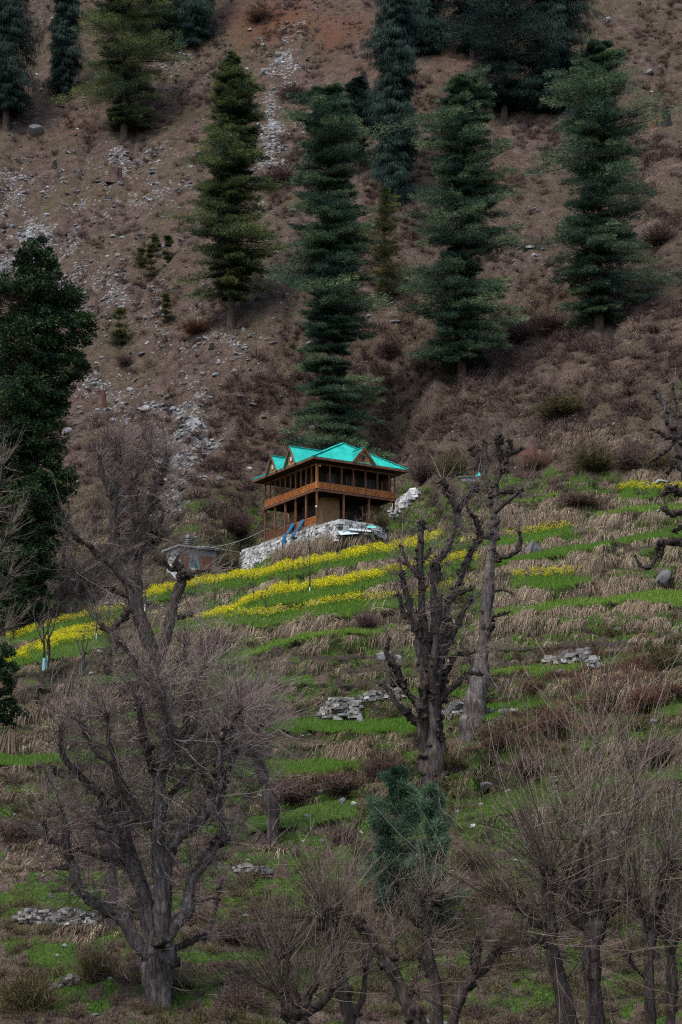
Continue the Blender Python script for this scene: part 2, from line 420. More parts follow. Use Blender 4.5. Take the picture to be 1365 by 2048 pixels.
# material masks (what covers the ground where)
def blob(lst):
    s = np.zeros_like(X)
    for x, y, rx, ry, a in lst: s = s + a * np.exp(-((X - x) / rx) ** 2 - ((Yp - y) / ry) ** 2)
    return s
n1 = fbm(X / 60, Yp / 45, 4, 11); n2 = fbm(X / 22, Yp / 16, 4, 12); n3 = fbm(X / 150, Yp / 110, 3, 13)
scree = blob([(565, 130, 60, 60, .5), (560, 230, 60, 45, .8), (545, 300, 38, 45, .8), (530, 400, 30, 60, .35), (600, 60, 90, 40, .3),
              (385, 850, 60, 45, .9), (345, 920, 60, 70, .8), (330, 800, 80, 40, .6), (180, 560, 80, 40, .7), (60, 470, 80, 40, .7), (30, 540, 70, 50, .8),
              (210, 760, 60, 50, .5), (290, 360, 120, 50, .35), (250, 300, 80, 20, .5), (150, 420, 150, 60, .25), (340, 110, 60, 40, .45), (470, 700, 120, 80, .2),
              (330, 1010, 60, 60, .5), (240, 1200, 110, 30, .55), (20, 360, 60, 60, .35), (1070, 490, 60, 60, .25), (770, 600, 70, 60, .3), (430, 600, 100, 80, .15), (1340, 250, 60, 60, .2), (300, 620, 140, 90, .2), (800, 1010, 28, 22, .6)])
M['scree'] = np.clip(scree * sst(.30, .72, .5 * n2 + .5 * fbm(X / 30, Yp / 17, 4, 71)) * .95 + 0.10 * mtn * sst(700, 300, X) * n1, 0, 1)
low = sst(1000, 1100, Yp)
tuss = fbm(X / 24, Yp / 13, 3, 31)
M['dry'] = np.clip(terr_zone * (1 - treads) * sst(.44, .60, tuss) * sst(1720, 1500, Yp), 0, 1)
gpatch = blob([(1120, 955, 110, 30, 1.1), (1010, 960, 60, 40, .7), (880, 1030, 90, 30, .7), (820, 1000, 40, 40, .8), (930, 1060, 60, 20, .5), (640, 1300, 120, 20, .5), (700, 1390, 120, 40, .4), (1100, 1230, 250, 40, .35), (1270, 1130, 120, 30, .4), (1330, 1040, 60, 25, .6), (480, 1200, 120, 50, .5), (240, 1240, 150, 30, .5),
              (560, 1740, 150, 80, .9), (430, 1800, 110, 60, .7), (1000, 1640, 150, 70, .9), (900, 1700, 80, 60, .5), (640, 1950, 180, 70, .5), (400, 2000, 160, 60, .8), (90, 1800, 150, 60, .6), (100, 1990, 120, 60, .6), (1280, 1960, 150, 90, .4), (1150, 1560, 150, 50, .4), (1240, 1700, 150, 60, .45), (950, 1540, 60, 50, .5), (600, 1580, 100, 30, .35), (1000, 2010, 160, 50, .3), (850, 1935, 120, 25, .7),
              (115, 195, 90, 14, .5), (400, 640, 120, 60, .12), (180, 290, 160, 30, .12), (1290, 600, 100, 60, .15), (300, 1500, 250, 50, .4), (200, 1650, 200, 60, .3), (1365, 770, 40, 30, .6), (1300, 880, 90, 60, .3), (700, 870, 60, 20, .2)])
M['green'] = np.clip(np.maximum(M['green'], gpatch * sst(.22, .62, n2) * (1 - M['soil'])), 0, 1)
ledge_s = ledge
gpatch = gpatch + .6 * sst(1480, 1620, Yp) * sst(.42, .62, fbm(X / 55, Yp / 30, 3, 81)) + .85 * terr_zone * sst(.38, .56, fbm(X / 60, Yp / 16, 4, 82)) * sst(240, 420, X) + .8 * ledge * sst(.3, .5, n1)
M['green'] = np.clip(np.maximum(M['green'], gpatch * sst(.22, .62, n2) * (1 - M['soil'])), 0, 1)
M['meadow'] = np.clip(np.maximum(M['meadow'], gpatch * sst(.25, .6, n2)) * (1 - M['wheat']), 0, 1)
M['red'] = np.clip(blob([(1200, 1390, 180, 60, .7), (1290, 1340, 110, 70, .5), (1080, 1490, 80, 50, .6), (960, 1500, 60, 40, .4), (640, 1560, 110, 30, .35), (1075, 895, 45, 25, .9), (800, 120, 250, 160, .4), (500, 40, 220, 60, .5), (200, 250, 220, 60, .35), (960, 350, 160, 120, .4), (700, 680, 150, 120, .2)]) * (.5 + n1), 0, 1)
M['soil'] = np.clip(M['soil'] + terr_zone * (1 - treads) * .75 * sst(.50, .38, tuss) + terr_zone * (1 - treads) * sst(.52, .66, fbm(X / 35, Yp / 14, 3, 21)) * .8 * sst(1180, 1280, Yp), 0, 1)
M['must'] = M['must'] * np.where(X < 265, .55, 1) * sst(.22, .55, fbm(X / 13, Yp / 5, 3, 95)) * (.55 + .45 * sst(.3, .6, n2))
M['must_g'] = .55 * boxblur_rows(boxblur_cols(M['must'], 3), 3)

NR, NC = X.shape
idx = np.arange(NR * NC).reshape(NR, NC)
Q = np.stack([idx[:-1, :-1], idx[:-1, 1:], idx[1:, 1:], idx[1:, :-1]], -1).reshape(-1, 4)

# ground material
gm, t, b = mat_new('hillside_ground')
nA, nB, nC, nD = noise(t, .10, 5, .6), noise(t, .7, 6, .65), noise(t, 4.0, 5, .65), noise(t, 14.0, 3, .6)
f = math_(t, 'ADD', math_(t, 'MULTIPLY', nB, .55), math_(t, 'MULTIPLY', nC, .45))
base_c = ramp(t, f, [(.30, (.016, .012, .011)), (.42, (.045, .032, .028)), (.52, (.076, .055, .047)), (.60, (.110, .082, .067)), (.72, (.17, .135, .112))])
olive = ramp(t, nC, [(.3, (.026, .023, .012)), (.55, (.064, .056, .028)), (.75, (.115, .098, .055))])
c = mix(t, math_(t, 'MULTIPLY', ramp(t, nA, [(.42, (0, 0, 0)), (.62, (1, 1, 1))]), .55), base_c, olive)
sep1 = node(t, 'ShaderNodeSeparateColor'); t.links.new(attr(t, 'cover', 'Color'), sep1.inputs[0])
sep2 = node(t, 'ShaderNodeSeparateColor'); t.links.new(attr(t, 'cover_two', 'Color'), sep2.inputs[0])
def brk(m_, n_, amt=.7):
    s = math_(t, 'ADD', m_, math_(t, 'MULTIPLY', math_(t, 'SUBTRACT', n_, .5), amt))
    r = t.nodes.new('ShaderNodeMapRange'); r.interpolation_type = 'SMOOTHSTEP'; r.inputs[1].default_value = .3; r.inputs[2].default_value = .7
    t.links.new(s, r.inputs[0]); return r.outputs[0]
c = mix(t, brk(sep2.outputs[1], nB, .5), c, ramp(t, nC, [(.3, (.045, .020, .013)), (.7, (.135, .066, .040))]))
c = mix(t, brk(sep2.outputs[0], nC), c, ramp(t, nD, [(.3, (.018, .016, .010)), (.5, (.048, .043, .026)), (.7, (.12, .10, .07))]))
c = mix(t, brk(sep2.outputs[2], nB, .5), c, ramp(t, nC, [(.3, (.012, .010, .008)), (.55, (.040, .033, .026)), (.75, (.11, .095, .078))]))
gr = ramp(t, nC, [(.28, (.014, .026, .007)), (.5, (.038, .072, .013)), (.75, (.085, .125, .028))])
c = mix(t, brk(sep1.outputs[0], nC, .6), c, gr)
c = mix(t, brk(sep1.outputs[1], nC, .6), c, (.42, .32, .01))
vor = node(t, 'ShaderNodeTexVoronoi'); vor.inputs['Scale'].default_value = 3.2
tcv = t.nodes.new('ShaderNodeTexCoord'); t.links.new(tcv.outputs['Object'], vor.inputs['Vector'])
vs = node(t, 'ShaderNodeSeparateColor'); t.links.new(vor.outputs['Color'], vs.inputs[0])
peb = math_(t, 'GREATER_THAN', math_(t, 'ADD', math_(t, 'MULTIPLY', sep1.outputs[2], .75), math_(t, 'MULTIPLY', vs.outputs[0], .45)), .56)
stone = ramp(t, vs.outputs[1], [(0, (.075, .073, .076)), (.5, (.13, .132, .14)), (1, (.24, .25, .26))])
c = mix(t, peb, c, stone)
t.links.new(c, b.inputs['Base Color']); b.inputs['Roughness'].default_value = .95; b.inputs['Specular IOR Level'].default_value = .05
hb = math_(t, 'ADD', math_(t, 'MULTIPLY', nC, .6), math_(t, 'MULTIPLY', nD, .25)); bump(t, b, math_(t, 'ADD', hb, math_(t, 'MULTIPLY', vor.outputs['Distance'], math_(t, 'MULTIPLY', sep1.outputs[2], -.3))), .9, .5)
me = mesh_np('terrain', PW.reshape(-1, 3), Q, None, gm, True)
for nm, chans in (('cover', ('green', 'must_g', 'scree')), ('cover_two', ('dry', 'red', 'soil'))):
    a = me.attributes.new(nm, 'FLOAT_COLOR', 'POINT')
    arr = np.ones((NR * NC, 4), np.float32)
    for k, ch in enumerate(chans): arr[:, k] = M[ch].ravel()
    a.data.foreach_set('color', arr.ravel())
ground = bpy.data.objects.new('terrain', me); COL.objects.link(ground)
tag(ground, 'steep brown mountainside with green terraced fields', 'terrain', kind='structure')

# look-ups on the finished surface
GN = np.cross(np.gradient(PW, axis=1), np.gradient(PW, axis=0)); GN = norm(GN); GN *= np.sign(GN[..., 2:3] + 1e-9)
def ground_at(x, y, arr=None):
    """World position of the ground seen at photograph pixel (x, y)."""
    arr = PW if arr is None else arr
    x = np.asarray(x, float); y = np.asarray(y, float)
    fx = np.clip((x - core_x[0]) / 3.0, 0, len(core_x) - 1.001); fy = np.clip((core_y[0] - y) / 3.0, 0, len(core_y) - 1.001)
    i = fx.astype(int); j = fy.astype(int); u = (fx - i)[..., None]; v = (fy - j)[..., None]; i = i + IX0; j = j + IY0
    return (arr[j, i] * (1 - u) + arr[j, i + 1] * u) * (1 - v) + (arr[j + 1, i] * (1 - u) + arr[j + 1, i + 1] * u) * v
CX = slice(IX0, IX0 + len(core_x)); CY = slice(IY0, IY0 + len(core_y))
VIS = ((X > -170) & (X < 1535) & (Yp > -60) & (Yp < 2130))[CY, CX]
def scatter(n, w):
    """n random ground points spread over the slope with weight map w (per terrain vertex)."""
    p = np.clip(w[CY, CX], 0, None) * VIS
    cs = np.cumsum(p.ravel()); k = np.searchsorted(cs, rng.random(n) * cs[-1])
    jj, ii = np.unravel_index(np.clip(k, 0, p.size - 1), p.shape)
    x = core_x[ii] + rng.uniform(-1.5, 1.5, n); y = core_y[jj] + rng.uniform(-1.5, 1.5, n)
    return x, y, ground_at(x, y)
def rand_az(n):
    a = rng.uniform(0, 2 * np.pi, n); return np.stack([np.cos(a), np.sin(a), np.zeros(n)], -1)
# ------------------------------------------------------------------ the timber house
def m_wood(name, stops, rough=.7):
    return m_noise(name, stops, 6.0, rough, 5, .35, .01, stretch=(1, 1, .25))
WOOD_ORANGE = m_wood('varnished_pine', [(.3, (.14, .045, .012)), (.5, (.30, .105, .028)), (.72, (.42, .17, .05))])
WOOD_POST = m_wood('brown_post_wood', [(.3, (.05, .022, .011)), (.5, (.11, .047, .024)), (.7, (.17, .08, .042))])
WOOD_DARK_AND_SHADE = m_wood('dark_wood_and_shade', [(.3, (.012, .008, .006)), (.6, (.030, .018, .012)), (.8, (.05, .03, .02))])  # dark boards; on the lower inner wall this colour paints in shade
WOOD_GABLE = m_wood('gable_wood', [(.3, (.22, .10, .035)), (.5, (.38, .19, .075)), (.7, (.48, .27, .12))])
MUD = m_noise('mud_plaster', [(.3, (.15, .085, .042)), (.55, (.23, .14, .07)), (.75, (.29, .185, .10))], 2.5, .95, 6, .2, .02)
FLOORM = m_noise('plinth_mortar', [(.3, (.09, .08, .07)), (.7, (.2, .18, .16))], 3, .95)
GLASS_DK = m_noise('dark_window_glass', [(.3, (.006, .007, .008)), (.7, (.015, .017, .018))], 2, .3, spec=.2)
GLASS_PALE = m_noise('pale_window_glass', [(.3, (.30, .34, .42)), (.7, (.45, .48, .55))], 3, .2, spec=.5)
WHITE = m_noise('white_enamel', [(.3, (.7, .7, .68)), (.7, (.8, .8, .78))], 5, .4)
TEAL, t, b = mat_new('teal_roof_sheet')
nn = noise(t, 1.1, 5, .6); n2_ = noise(t, 9, 4, .6)
cc = ramp(t, nn, [(.3, (.006, .255, .215)), (.55, (.010, .335, .285)), (.75, (.022, .40, .34))])
n3_ = noise(t, 2.6, 6, .7)
cc = mix(t, ramp(t, n2_, [(.56, (0, 0, 0)), (.72, (.45, .45, .45))]), cc, (.05, .20, .165))
cc = mix(t, ramp(t, n3_, [(.60, (0, 0, 0)), (.74, (.55, .55, .55))]), cc, (.075, .15, .12))
t.links.new(cc, b.inputs['Base Color']); b.inputs['Roughness'].default_value = .42; b.inputs['Specular IOR Level'].default_value = .35
bump(t, b, n2_, .15, .01)

house = thing('timber_house', 'two storey timber house with turquoise metal roof and open verandahs', 'house', HO, HANG)
EZ, RZ = 6.06, 8.60
U0, U1, V0, V1 = -.9, 9.3, -.9, 10.3
A1, A2 = (4.2, 2.3, RZ), (4.2, 7.1, RZ)
g = Geo()
for q in ([(U0, V0, EZ), (U1, V0, EZ), A1], [(U0, V1, EZ), (U0, V0, EZ), A1, A2], [(U1, V0, EZ), (U1, V1, EZ), A2, A1], [(U1, V1, EZ), (U0, V1, EZ), A2]):
    g.slab(q, .05)
def ribs(g, f, n0, n1, step):
    for s_ in np.arange(n0, n1, step):
        p, q = f(s_)
        if np.linalg.norm(np.array(p) - q) > .15: g.beam(p, q, .07, .05)
ribs(g, lambda u: ((u, V0, EZ + .02), (lambda tt: (u, V0 + 3.2 * tt, EZ + .02 + (RZ - EZ) * tt))(min((u - U0) / 5.1, (U1 - u) / 5.1))), U0 + .15, U1 - .1, .3)
ribs(g, lambda v: ((U0, v, EZ + .02), (lambda tt: (U0 + 5.1 * tt, v, EZ + .02 + (RZ - EZ) * tt))(min(1, (v - V0) / 3.2, (V1 - v) / 3.2))), V0 + .15, V1 - .1, .3)
roof = g.build('roof', TEAL, house)
g = Geo()
for p, q in ((A1, A2), ((U0, V0, EZ + .03), A1), ((U1, V0, EZ + .03), A1), ((U0, V1, EZ + .03), A2), ((U1, V1, EZ + .03), A2)):
    g.beam(np.array(p) + (0, 0, .05), np.array(q) + (0, 0, .05), .26, .05)
g.build('ridge_cap', TEAL, roof)
g = Geo()   # fascia and boarded soffit
for p, q in (((U0, V0, EZ - .14), (U1, V0, EZ - .14)), ((U0, V0, EZ - .14), (U0, V1, EZ - .14)), ((U1, V0, EZ - .14), (U1, V1, EZ - .14)), ((U0, V1, EZ - .14), (U1, V1, EZ - .14))):
    g.beam(p, q, .05, .2)
g.build('fascia', WOOD_POST, roof)
g = Geo()
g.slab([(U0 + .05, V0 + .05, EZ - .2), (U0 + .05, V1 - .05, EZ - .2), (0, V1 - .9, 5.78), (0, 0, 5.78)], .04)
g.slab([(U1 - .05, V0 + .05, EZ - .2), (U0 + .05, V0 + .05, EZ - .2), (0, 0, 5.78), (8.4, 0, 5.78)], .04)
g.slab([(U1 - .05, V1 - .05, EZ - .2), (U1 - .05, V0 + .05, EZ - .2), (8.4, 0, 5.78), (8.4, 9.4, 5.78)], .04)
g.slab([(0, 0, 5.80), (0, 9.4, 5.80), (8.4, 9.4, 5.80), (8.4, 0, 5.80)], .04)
g.build('soffit', WOOD_DARK_AND_SHADE, house)

def dormer(axis, s_, az, hw, dark):
    """A gabled dormer: axis 'u' looks out of the long side, 'v' out of the short one."""
    def L(a, b_, z): return (a, s_ + b_, z) if axis == 'u' else (s_ + b_, a, z)
    slope = .5 if axis == 'u' else (RZ - EZ) / 3.2
    back = -.9 + (az - EZ) / slope
    g = Geo()
    for sg in (-1, 1):
        q = [L(-1.06, 0, az + .04), L(back, 0, az + .04), L(-.9, sg * hw, EZ + .03), L(-1.06, sg * hw * 1.04, EZ - .02)]
        if (sg > 0) == (axis == 'u'): q = q[::-1]
        g.slab(q[::-1], .04)
        for k in range(1, 9):
            f = k / 9
            p0 = np.array(L(-1.04 + (back + 1.04) * f * .98, 0, az + .06)); p1 = np.array(L(-.9, sg * hw, EZ + .05)) + (np.array(L(back, 0, az + .06)) - np.array(L(-.9, sg * hw, EZ + .05))) * f
            g.beam(p0, p1, .05, .04)
    g.beam(L(-1.06, 0, az + .07), L(back, 0, az + .07), .2, .04)
    d = g.build('dormer', TEAL, house)
    g = Geo(); q = [L(-.8, -hw * .93, EZ - .08), L(-.8, hw * .93, EZ - .08), L(-.8, 0, az - .08)]
    g.slab(q if axis == 'v' else q[::-1], .06)
    for sg in (-1, 1): g.beam(L(-.84, sg * hw * .45, EZ), L(-.84, sg * hw * .45, EZ + (az - EZ) * .5), .05, .03)
    g.build('gable_panel', WOOD_GABLE, d)
    g = Geo()
    for sg in (-1, 1): g.beam(L(-1.04, sg * hw * 1.02, EZ - .06), L(-1.04, 0, az - .05), .05, .2)
    g.build('barge_board', WOOD_POST, d)
    g = Geo(); zc = EZ + (az - EZ) * .36; w_, h_ = .24, .26
    for p, q in ((L(-.86, -w_, zc - h_), L(-.86, w_, zc - h_)), (L(-.86, -w_, zc + h_), L(-.86, w_, zc + h_)), (L(-.86, -w_, zc - h_), L(-.86, -w_, zc + h_)), (L(-.86, w_, zc - h_), L(-.86, w_, zc + h_))):
        g.beam(p, q, .06, .06)
    wf = g.build('window', WOOD_ORANGE, d)
    g = Geo(); q = [L(-.845, -w_, zc - h_), L(-.845, w_, zc - h_), L(-.845, w_, zc + h_), L(-.845, -w_, zc + h_)]
    g.slab(q if axis == 'v' else q[::-1], .02)
    g.build('pane', GLASS_DK if dark else GLASS_PALE, d)
dormer('u', 3.2, EZ + 1.73, 1.0, False); dormer('u', 6.6, EZ + 1.55, .98, False); dormer('v', 4.45, EZ + 1.45, 1.2, True)

# floors and frame
F2 = 3.30
g = Geo(); g.box((-.12, -.12, F2 - .06), (8.45, 9.5, F2 + .05))
for v in np.arange(.4, 9.4, .55): g.box((.06, v, F2 - .2), (8.3, v + .12, F2 - .063))
floor2 = g.build('upper_floor', WOOD_DARK_AND_SHADE, house)
g = Geo(); g.beam((-.02, -.14, F2 - .14), (8.4, -.14, F2 - .14), .16, .16); g.beam((-.14, -.05, F2 - .142), (-.14, 9.5, F2 - .142), .16, .16)
g.build('floor_beam', WOOD_POST, house)
g = Geo(); g.beam((-.08, 0, 5.66), (8.48, 0, 5.66), .16, .16); g.beam((0, .081, 5.66), (0, 9.48, 5.66), .16, .16); g.beam((8.4, .081, 5.66), (8.4, 9.4, 5.66), .16, .16); g.beam((.081, 9.4, 5.66), (8.319, 9.4, 5.66), .16, .16)
g.build('wall_plate', WOOD_POST, house)
def post(u, v, z0, z1, w_, mat=WOOD_POST):
    g = Geo(); h_ = w_ / 2
    g.box((u - h_, v - h_, z0 + .15), (u + h_, v + h_, z1 - .12))
    g.box((u - h_ * 1.35, v - h_ * 1.35, z0), (u + h_ * 1.35, v + h_ * 1.35, z0 + .149)); g.box((u - h_ * 1.5, v - h_ * 1.5, z1 - .119), (u + h_ * 1.5, v + h_ * 1.5, z1))
    return g.build('verandah_post', mat, house)
US = [0, 1.37, 2.63, 3.90, 5.20, 6.50, 7.77, 8.40]; VS = [.94 * k for k in range(11)]
UP0 = F2 + .055
for u in US: post(u, 0, UP0, 5.58, .2 if u == 0 else .12, WOOD_ORANGE if u == 0 else WOOD_POST)
for v in VS[1:]: post(0, v, UP0, 5.58, .12)
for v in (2.35, 4.7, 7.05, 9.4): post(8.4, v, UP0, 5.58, .12)
for u in (2.1, 4.2, 6.3): post(u, 9.4, UP0, 5.58, .12)
for v in VS[::2]: post(0, v, 0, F2 - .22, .15)
for u in (2.86, 5.58, 8.3): post(u, 0, 0, F2 - .22, .15)
# carved parapet of the upper verandah, one panel a bay
def panel(p, q, out):
    p = np.array(p, float); q = np.array(q, float); d = norm(q - p); o = np.array(out, float); L = np.linalg.norm(q - p)
    g = Geo(); z = np.array([0, 0, 1.0])
    a, c_ = p + d * .075, q - d * .075
    g.beam(a + z * .28, c_ + z * .28, .03, .56)
    for hz in (.035, .19, .34, .57): g.beam(a + z * hz + o * .035, c_ + z * hz + o * .035, .035, .06 if hz < .5 else .09)
    n_ = max(3, int(L / .3))
    for k in range(n_ + 1):
        x = a + (c_ - a) * k / n_
        g.beam(x + z * .07 + o * .03, x + z * .53 + o * .03, .045, .03)
        if k < n_:
            y = a + (c_ - a) * (k + .5) / n_
            g.beam(y + z * .40 + o * .028 - d * .05, y + z * .48 + o * .028 + d * .05, .02, .02); g.beam(y + z * .48 + o * .03 - d * .05, y + z * .40 + o * .03 + d * .05, .02, .02)
            g.box(y + z * .09 + o * .018 - abs(d) * .05 - abs(o) * .012, y + z * .155 + o * .018 + abs(d) * .05 + abs(o) * .012)
    return g.build('parapet_panel', WOOD_ORANGE, house)
for a, c_ in zip(US[:-1], US[1:]): panel((a, -.02, UP0), (c_, -.02, UP0), (0, -1, 0))
for a, c_ in zip(VS[:-1], VS[1:]): panel((-.02, a, UP0), (-.02, c_, UP0), (-1, 0, 0))
# rooms
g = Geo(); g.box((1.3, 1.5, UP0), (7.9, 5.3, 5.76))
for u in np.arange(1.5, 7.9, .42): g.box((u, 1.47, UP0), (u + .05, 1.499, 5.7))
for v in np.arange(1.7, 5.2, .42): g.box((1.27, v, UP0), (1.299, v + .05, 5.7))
upw = g.build('upper_room', WOOD_DARK_AND_SHADE, house)
g = Geo(); g.box((8.02, .08, UP0), (8.06, 1.5, 5.57)); g.build('end_screen', WOOD_POST, house)
for u in (2.4, 4.5, 6.6):
    g = Geo()
    for p, q in (((u - .5, 1.43, UP0 + .75), (u + .5, 1.43, UP0 + .75)), ((u - .5, 1.43, UP0 + 1.85), (u + .5, 1.43, UP0 + 1.85)), ((u - .5, 1.43, UP0 + .75), (u - .5, 1.43, UP0 + 1.85)), ((u + .5, 1.43, UP0 + .75), (u + .5, 1.43, UP0 + 1.85)), ((u, 1.43, UP0 + .75), (u, 1.43, UP0 + 1.85))):
        g.beam(p, q, .07, .07)
    w_ = g.build('window', WOOD_POST, house)
    g = Geo(); g.box((u - .5, 1.435, UP0 + .75), (u + .5, 1.455, UP0 + 1.85)); g.build('pane', GLASS_DK, w_)
g = Geo(); g.box((1.6, 1.6, 0), (3.4, 2.6, F2 - .21)); g.build('lower_wall', MUD, house)
g = Geo(); g.box((2.4, 8.0, 0), (3.3, 9.1, F2 - .21)); g.build('lower_wall', MUD, house)
g = Geo(); g.box((6.6, 2.0, 0), (8.15, 2.68, F2 - .21)); g.build('lower_wall', MUD, house)
g = Geo(); g.box((1.7, 2.71, 0), (8.2, 5.5, F2 - .215)); g.build('shade_toned_inner_wall', WOOD_DARK_AND_SHADE, house)  # deep shade of the ground floor put into this wall's dark colour
g = Geo()
for u in (4.0, 4.75, 5.55): g.box((u, 2.6, .0), (u + .09, 2.69, 2.1))
g.box((4.0, 2.6, 2.101), (5.64, 2.69, 2.2)); g.box((4.1, 2.62, 0), (4.74, 2.69, .8)); g.box((4.85, 2.62, 0), (5.54, 2.69, .8))
dr = g.build('door', m_wood('red_brown_door', [(.3, (.08, .025, .015)), (.7, (.19, .06, .035))]), house)
g = Geo(); g.box((4.1, 2.64, .81), (4.74, 2.69, 2.09)); g.box((4.85, 2.64, .81), (5.54, 2.69, 2.09)); g.build('pane', GLASS_DK, dr)
g = Geo(); g.box((-.28, -.3, -.35), (8.5, 9.7, -.003)); g.build('plinth', FLOORM, house)
# balustrade of the lower verandah, one section a bay
for a, c_ in zip(VS[:-2:2], VS[2::2]):
    g = Geo()
    for hz, th in ((.10, .06), (.45, .04), (.80, .08)): g.beam((0, a + .09, hz), (0, c_ - .09, hz), .05, th)
    for v in np.arange(a + .18, c_ - .1, .15): g.box((-.02, v, .0), (.02, v + .045, .77))
    g.build('balustrade', WOOD_ORANGE if a < 2 else WOOD_POST, house)
for (u, v, z) in ((.25, -.14, 5.45), (-.12, -.12, 1.62)):
    g = Geo(); V_, T_ = ICO1; g.add(V_ * .085 + np.array([u, v, z]), T_); g.build('lamp_and_insulator', WHITE, house, True)  # upper one is the white lamp, lower one a white insulator

# ------------------------------------------------------------------ stone walls
STONE = m_tint('pale_wall_stone', [(0, (.12, .12, .12)), (.35, (.26, .262, .262)), (.7, (.42, .422, .42)), (1, (.58, .58, .57))], .9, 0, 5.0, .5)
STONE_DK = m_tint('field_wall_stone', [(0, (.05, .048, .045)), (.5, (.155, .15, .142)), (1, (.34, .335, .32))], .9, 0, 4.0, .5)
def cobble(g, c_, sz, ax, rg=rng):
    """One roughly squared stone: a jittered box, sz along (ax, depth, up)."""
    ax = norm(np.array(ax, float)); dp = np.array([-ax[1], ax[0], 0])
    V = []
    for k in range(8):
        s3 = np.array([(-1, 1)[k & 1], (-1, 1)[(k >> 1) & 1], (-1, 1)[k >> 2]]) * (1 - rg.uniform(0, .28, 3)) / 2 * sz
        V.append(c_ + ax * s3[0] + dp * s3[1] + np.array([0, 0, s3[2]]))
    T = []
    for q in ((0, 2, 3, 1), (4, 5, 7, 6), (0, 1, 5, 4), (1, 3, 7, 5), (3, 2, 6, 7), (2, 0, 4, 6)): T += [(q[0], q[1], q[2]), (q[0], q[2], q[3])]
    g.add(V, T, rg.beta(2, 2))
def stone_run(g, pts, course=.25, thick=.4):
    """Courses of stone along a polyline of (x, y, z_bottom, z_top) world points."""
    pts = np.array(pts, float)
    for p, q in zip(pts[:-1], pts[1:]):
        L = np.linalg.norm((q - p)[:2]); ax = np.array([*(q - p)[:2], 0]) / L
        nc = int(max(p[3] - p[2], q[3] - q[2]) / course) + 1
        for k in range(nc):
            s_ = rng.uniform(-.2, 0)
            while s_ < L:
                w_ = rng.uniform(.25, .7); f = np.clip((s_ + w_ / 2) / L, 0, 1)
                zt = p[3] + (q[3] - p[3]) * f; zb = p[2] + (q[2] - p[2]) * f
                z = zt - (k + .5) * course
                if z > zb - course and s_ + w_ / 2 < L + .1:
                    c_ = np.array([*(p + (q - p) * f)[:2], z + rng.normal(0, .012)])
                    off = np.array([ax[1], -ax[0], 0]) * (k * .035 + rng.normal(0, .045))
                    cobble(g, c_ + off, np.array([w_ * .98, thick, course * 1.02]), ax)
                s_ += w_ * .97
wall_top = lambda v: np.interp(v, [-5.2, 0, 5, 12.4], [-.56, -.45, -.40, -.30])
def wpt(u, v, zt, zb): p = H(u, v, 0); return (p[0], p[1], HO[2] + zb, HO[2] + zt)
g = Geo()
run = [wpt(-.75, v, wall_top(v), wall_top(v) - np.interp(v, [-5.2, 0, 6, 12.4], [1.7, 2.0, 2.4, 3.0])) for v in (12.4, 9, 6, 3, 0, -2.6, -5.2)]
stone_run(g, run)
stone_run(g, [wpt(-.55, -5.2, -.56, -1.8), wpt(2.6, -5.2, -.62, -1.6), wpt(4.2, -4.6, -.9, -1.6)])
stone_run(g, [wpt(-.4, 12.4, -.3, -2.4), wpt(-.4 + .01, 12.2, -.3, -2.4)])
for p_, q_ in zip(run[:-1], run[1:]): g.slab([(p_[0], p_[1], p_[2]), (q_[0], q_[1], q_[2]), (q_[0], q_[1], q_[3] - .12), (p_[0], p_[1], p_[3] - .12)], .3, 0)
w_ = g.build('stone_wall', STONE)
tag(w_, 'pale dry stone retaining wall under the timber house', 'stone wall', kind='thing')
g = Geo(); q = [H(-.5, -5.0, -.66), H(4.0, -5.0, -.72), H(8.5, 0, -.40), H(8.5, 12.2, -.38), H(-.5, 12.2, -.40)]
g.slab(q, .3); tag(g.build('courtyard', gm), 'earth yard behind the retaining wall at the house foot', 'yard', kind='structure')
g = Geo()      # rubble wall stepping up beside the house's far end
for k in range(230):
    f = rng.random(); px_, py_ = 785 + 45 * f + rng.normal(0, 3), 1033 - 42 * f + rng.uniform(-7, 7)
    c_ = ground_at(px_, py_); cobble(g, c_ + np.array([0, -.1, rng.uniform(.0, .6)]), np.array([rng.uniform(.35, .8), .45, rng.uniform(.18, .32)]), (1, rng.normal(0, .4), 0))
tag(g.build('stone_wall', STONE), 'pale rubble wall stepping up the slope behind the house', 'stone wall', kind='thing')
def rubble(label, pts, n, s0, s1, mat=STONE_DK, hgt=.5, cat='stone wall', name='stone_wall'):
    g = Geo()
    for k in range(n):
        f = rng.random() * (len(pts) - 1); i = int(f); f -= i
        x, y, hh = np.array(pts[i]) * (1 - f) + np.array(pts[min(i + 1, len(pts) - 1)]) * f
        r_ = rng.random(); c_ = ground_at(x + rng.normal(0, 3), y + rng.normal(0, 1.5)); c_[2] += r_ * hh; c_[1] += r_ * hh * .3
        cobble(g, c_, np.array([rng.uniform(s0, s1), rng.uniform(s0, s1), rng.uniform(.4, .7) * s1 * .6]), (1, rng.normal(0, .5), 0))
    return tag(g.build(name, mat), label, cat, kind='thing')
rubble('low grey dry stone wall on the terrace below the mustard fields', [(640, 1440, .5), (665, 1436, 1.3), (718, 1436, 1.3)], 190, .25, .6, STONE_DK)
rubble('short stone wall remnant just beside the gnarled pollard trunk', [(725, 1400, .4), (800, 1388, .5)], 60, .25, .55)
rubble('collapsed stone heap on the bare terrace below the straw banks', [(1090, 1330, .4), (1170, 1325, .9), (1195, 1338, .4)], 70, .25, .7)
rubble('heap of white stones on green grass below the leaning pollard', [(475, 1748, .25), (500, 1745, .45), (545, 1742, .3)], 42, .2, .55, STONE_DK)
rubble('dark old stone bank beside the shaded meadow at the hill foot', [(40, 1850, .5), (120, 1862, .9), (190, 1850, .6)], 110, .2, .5)
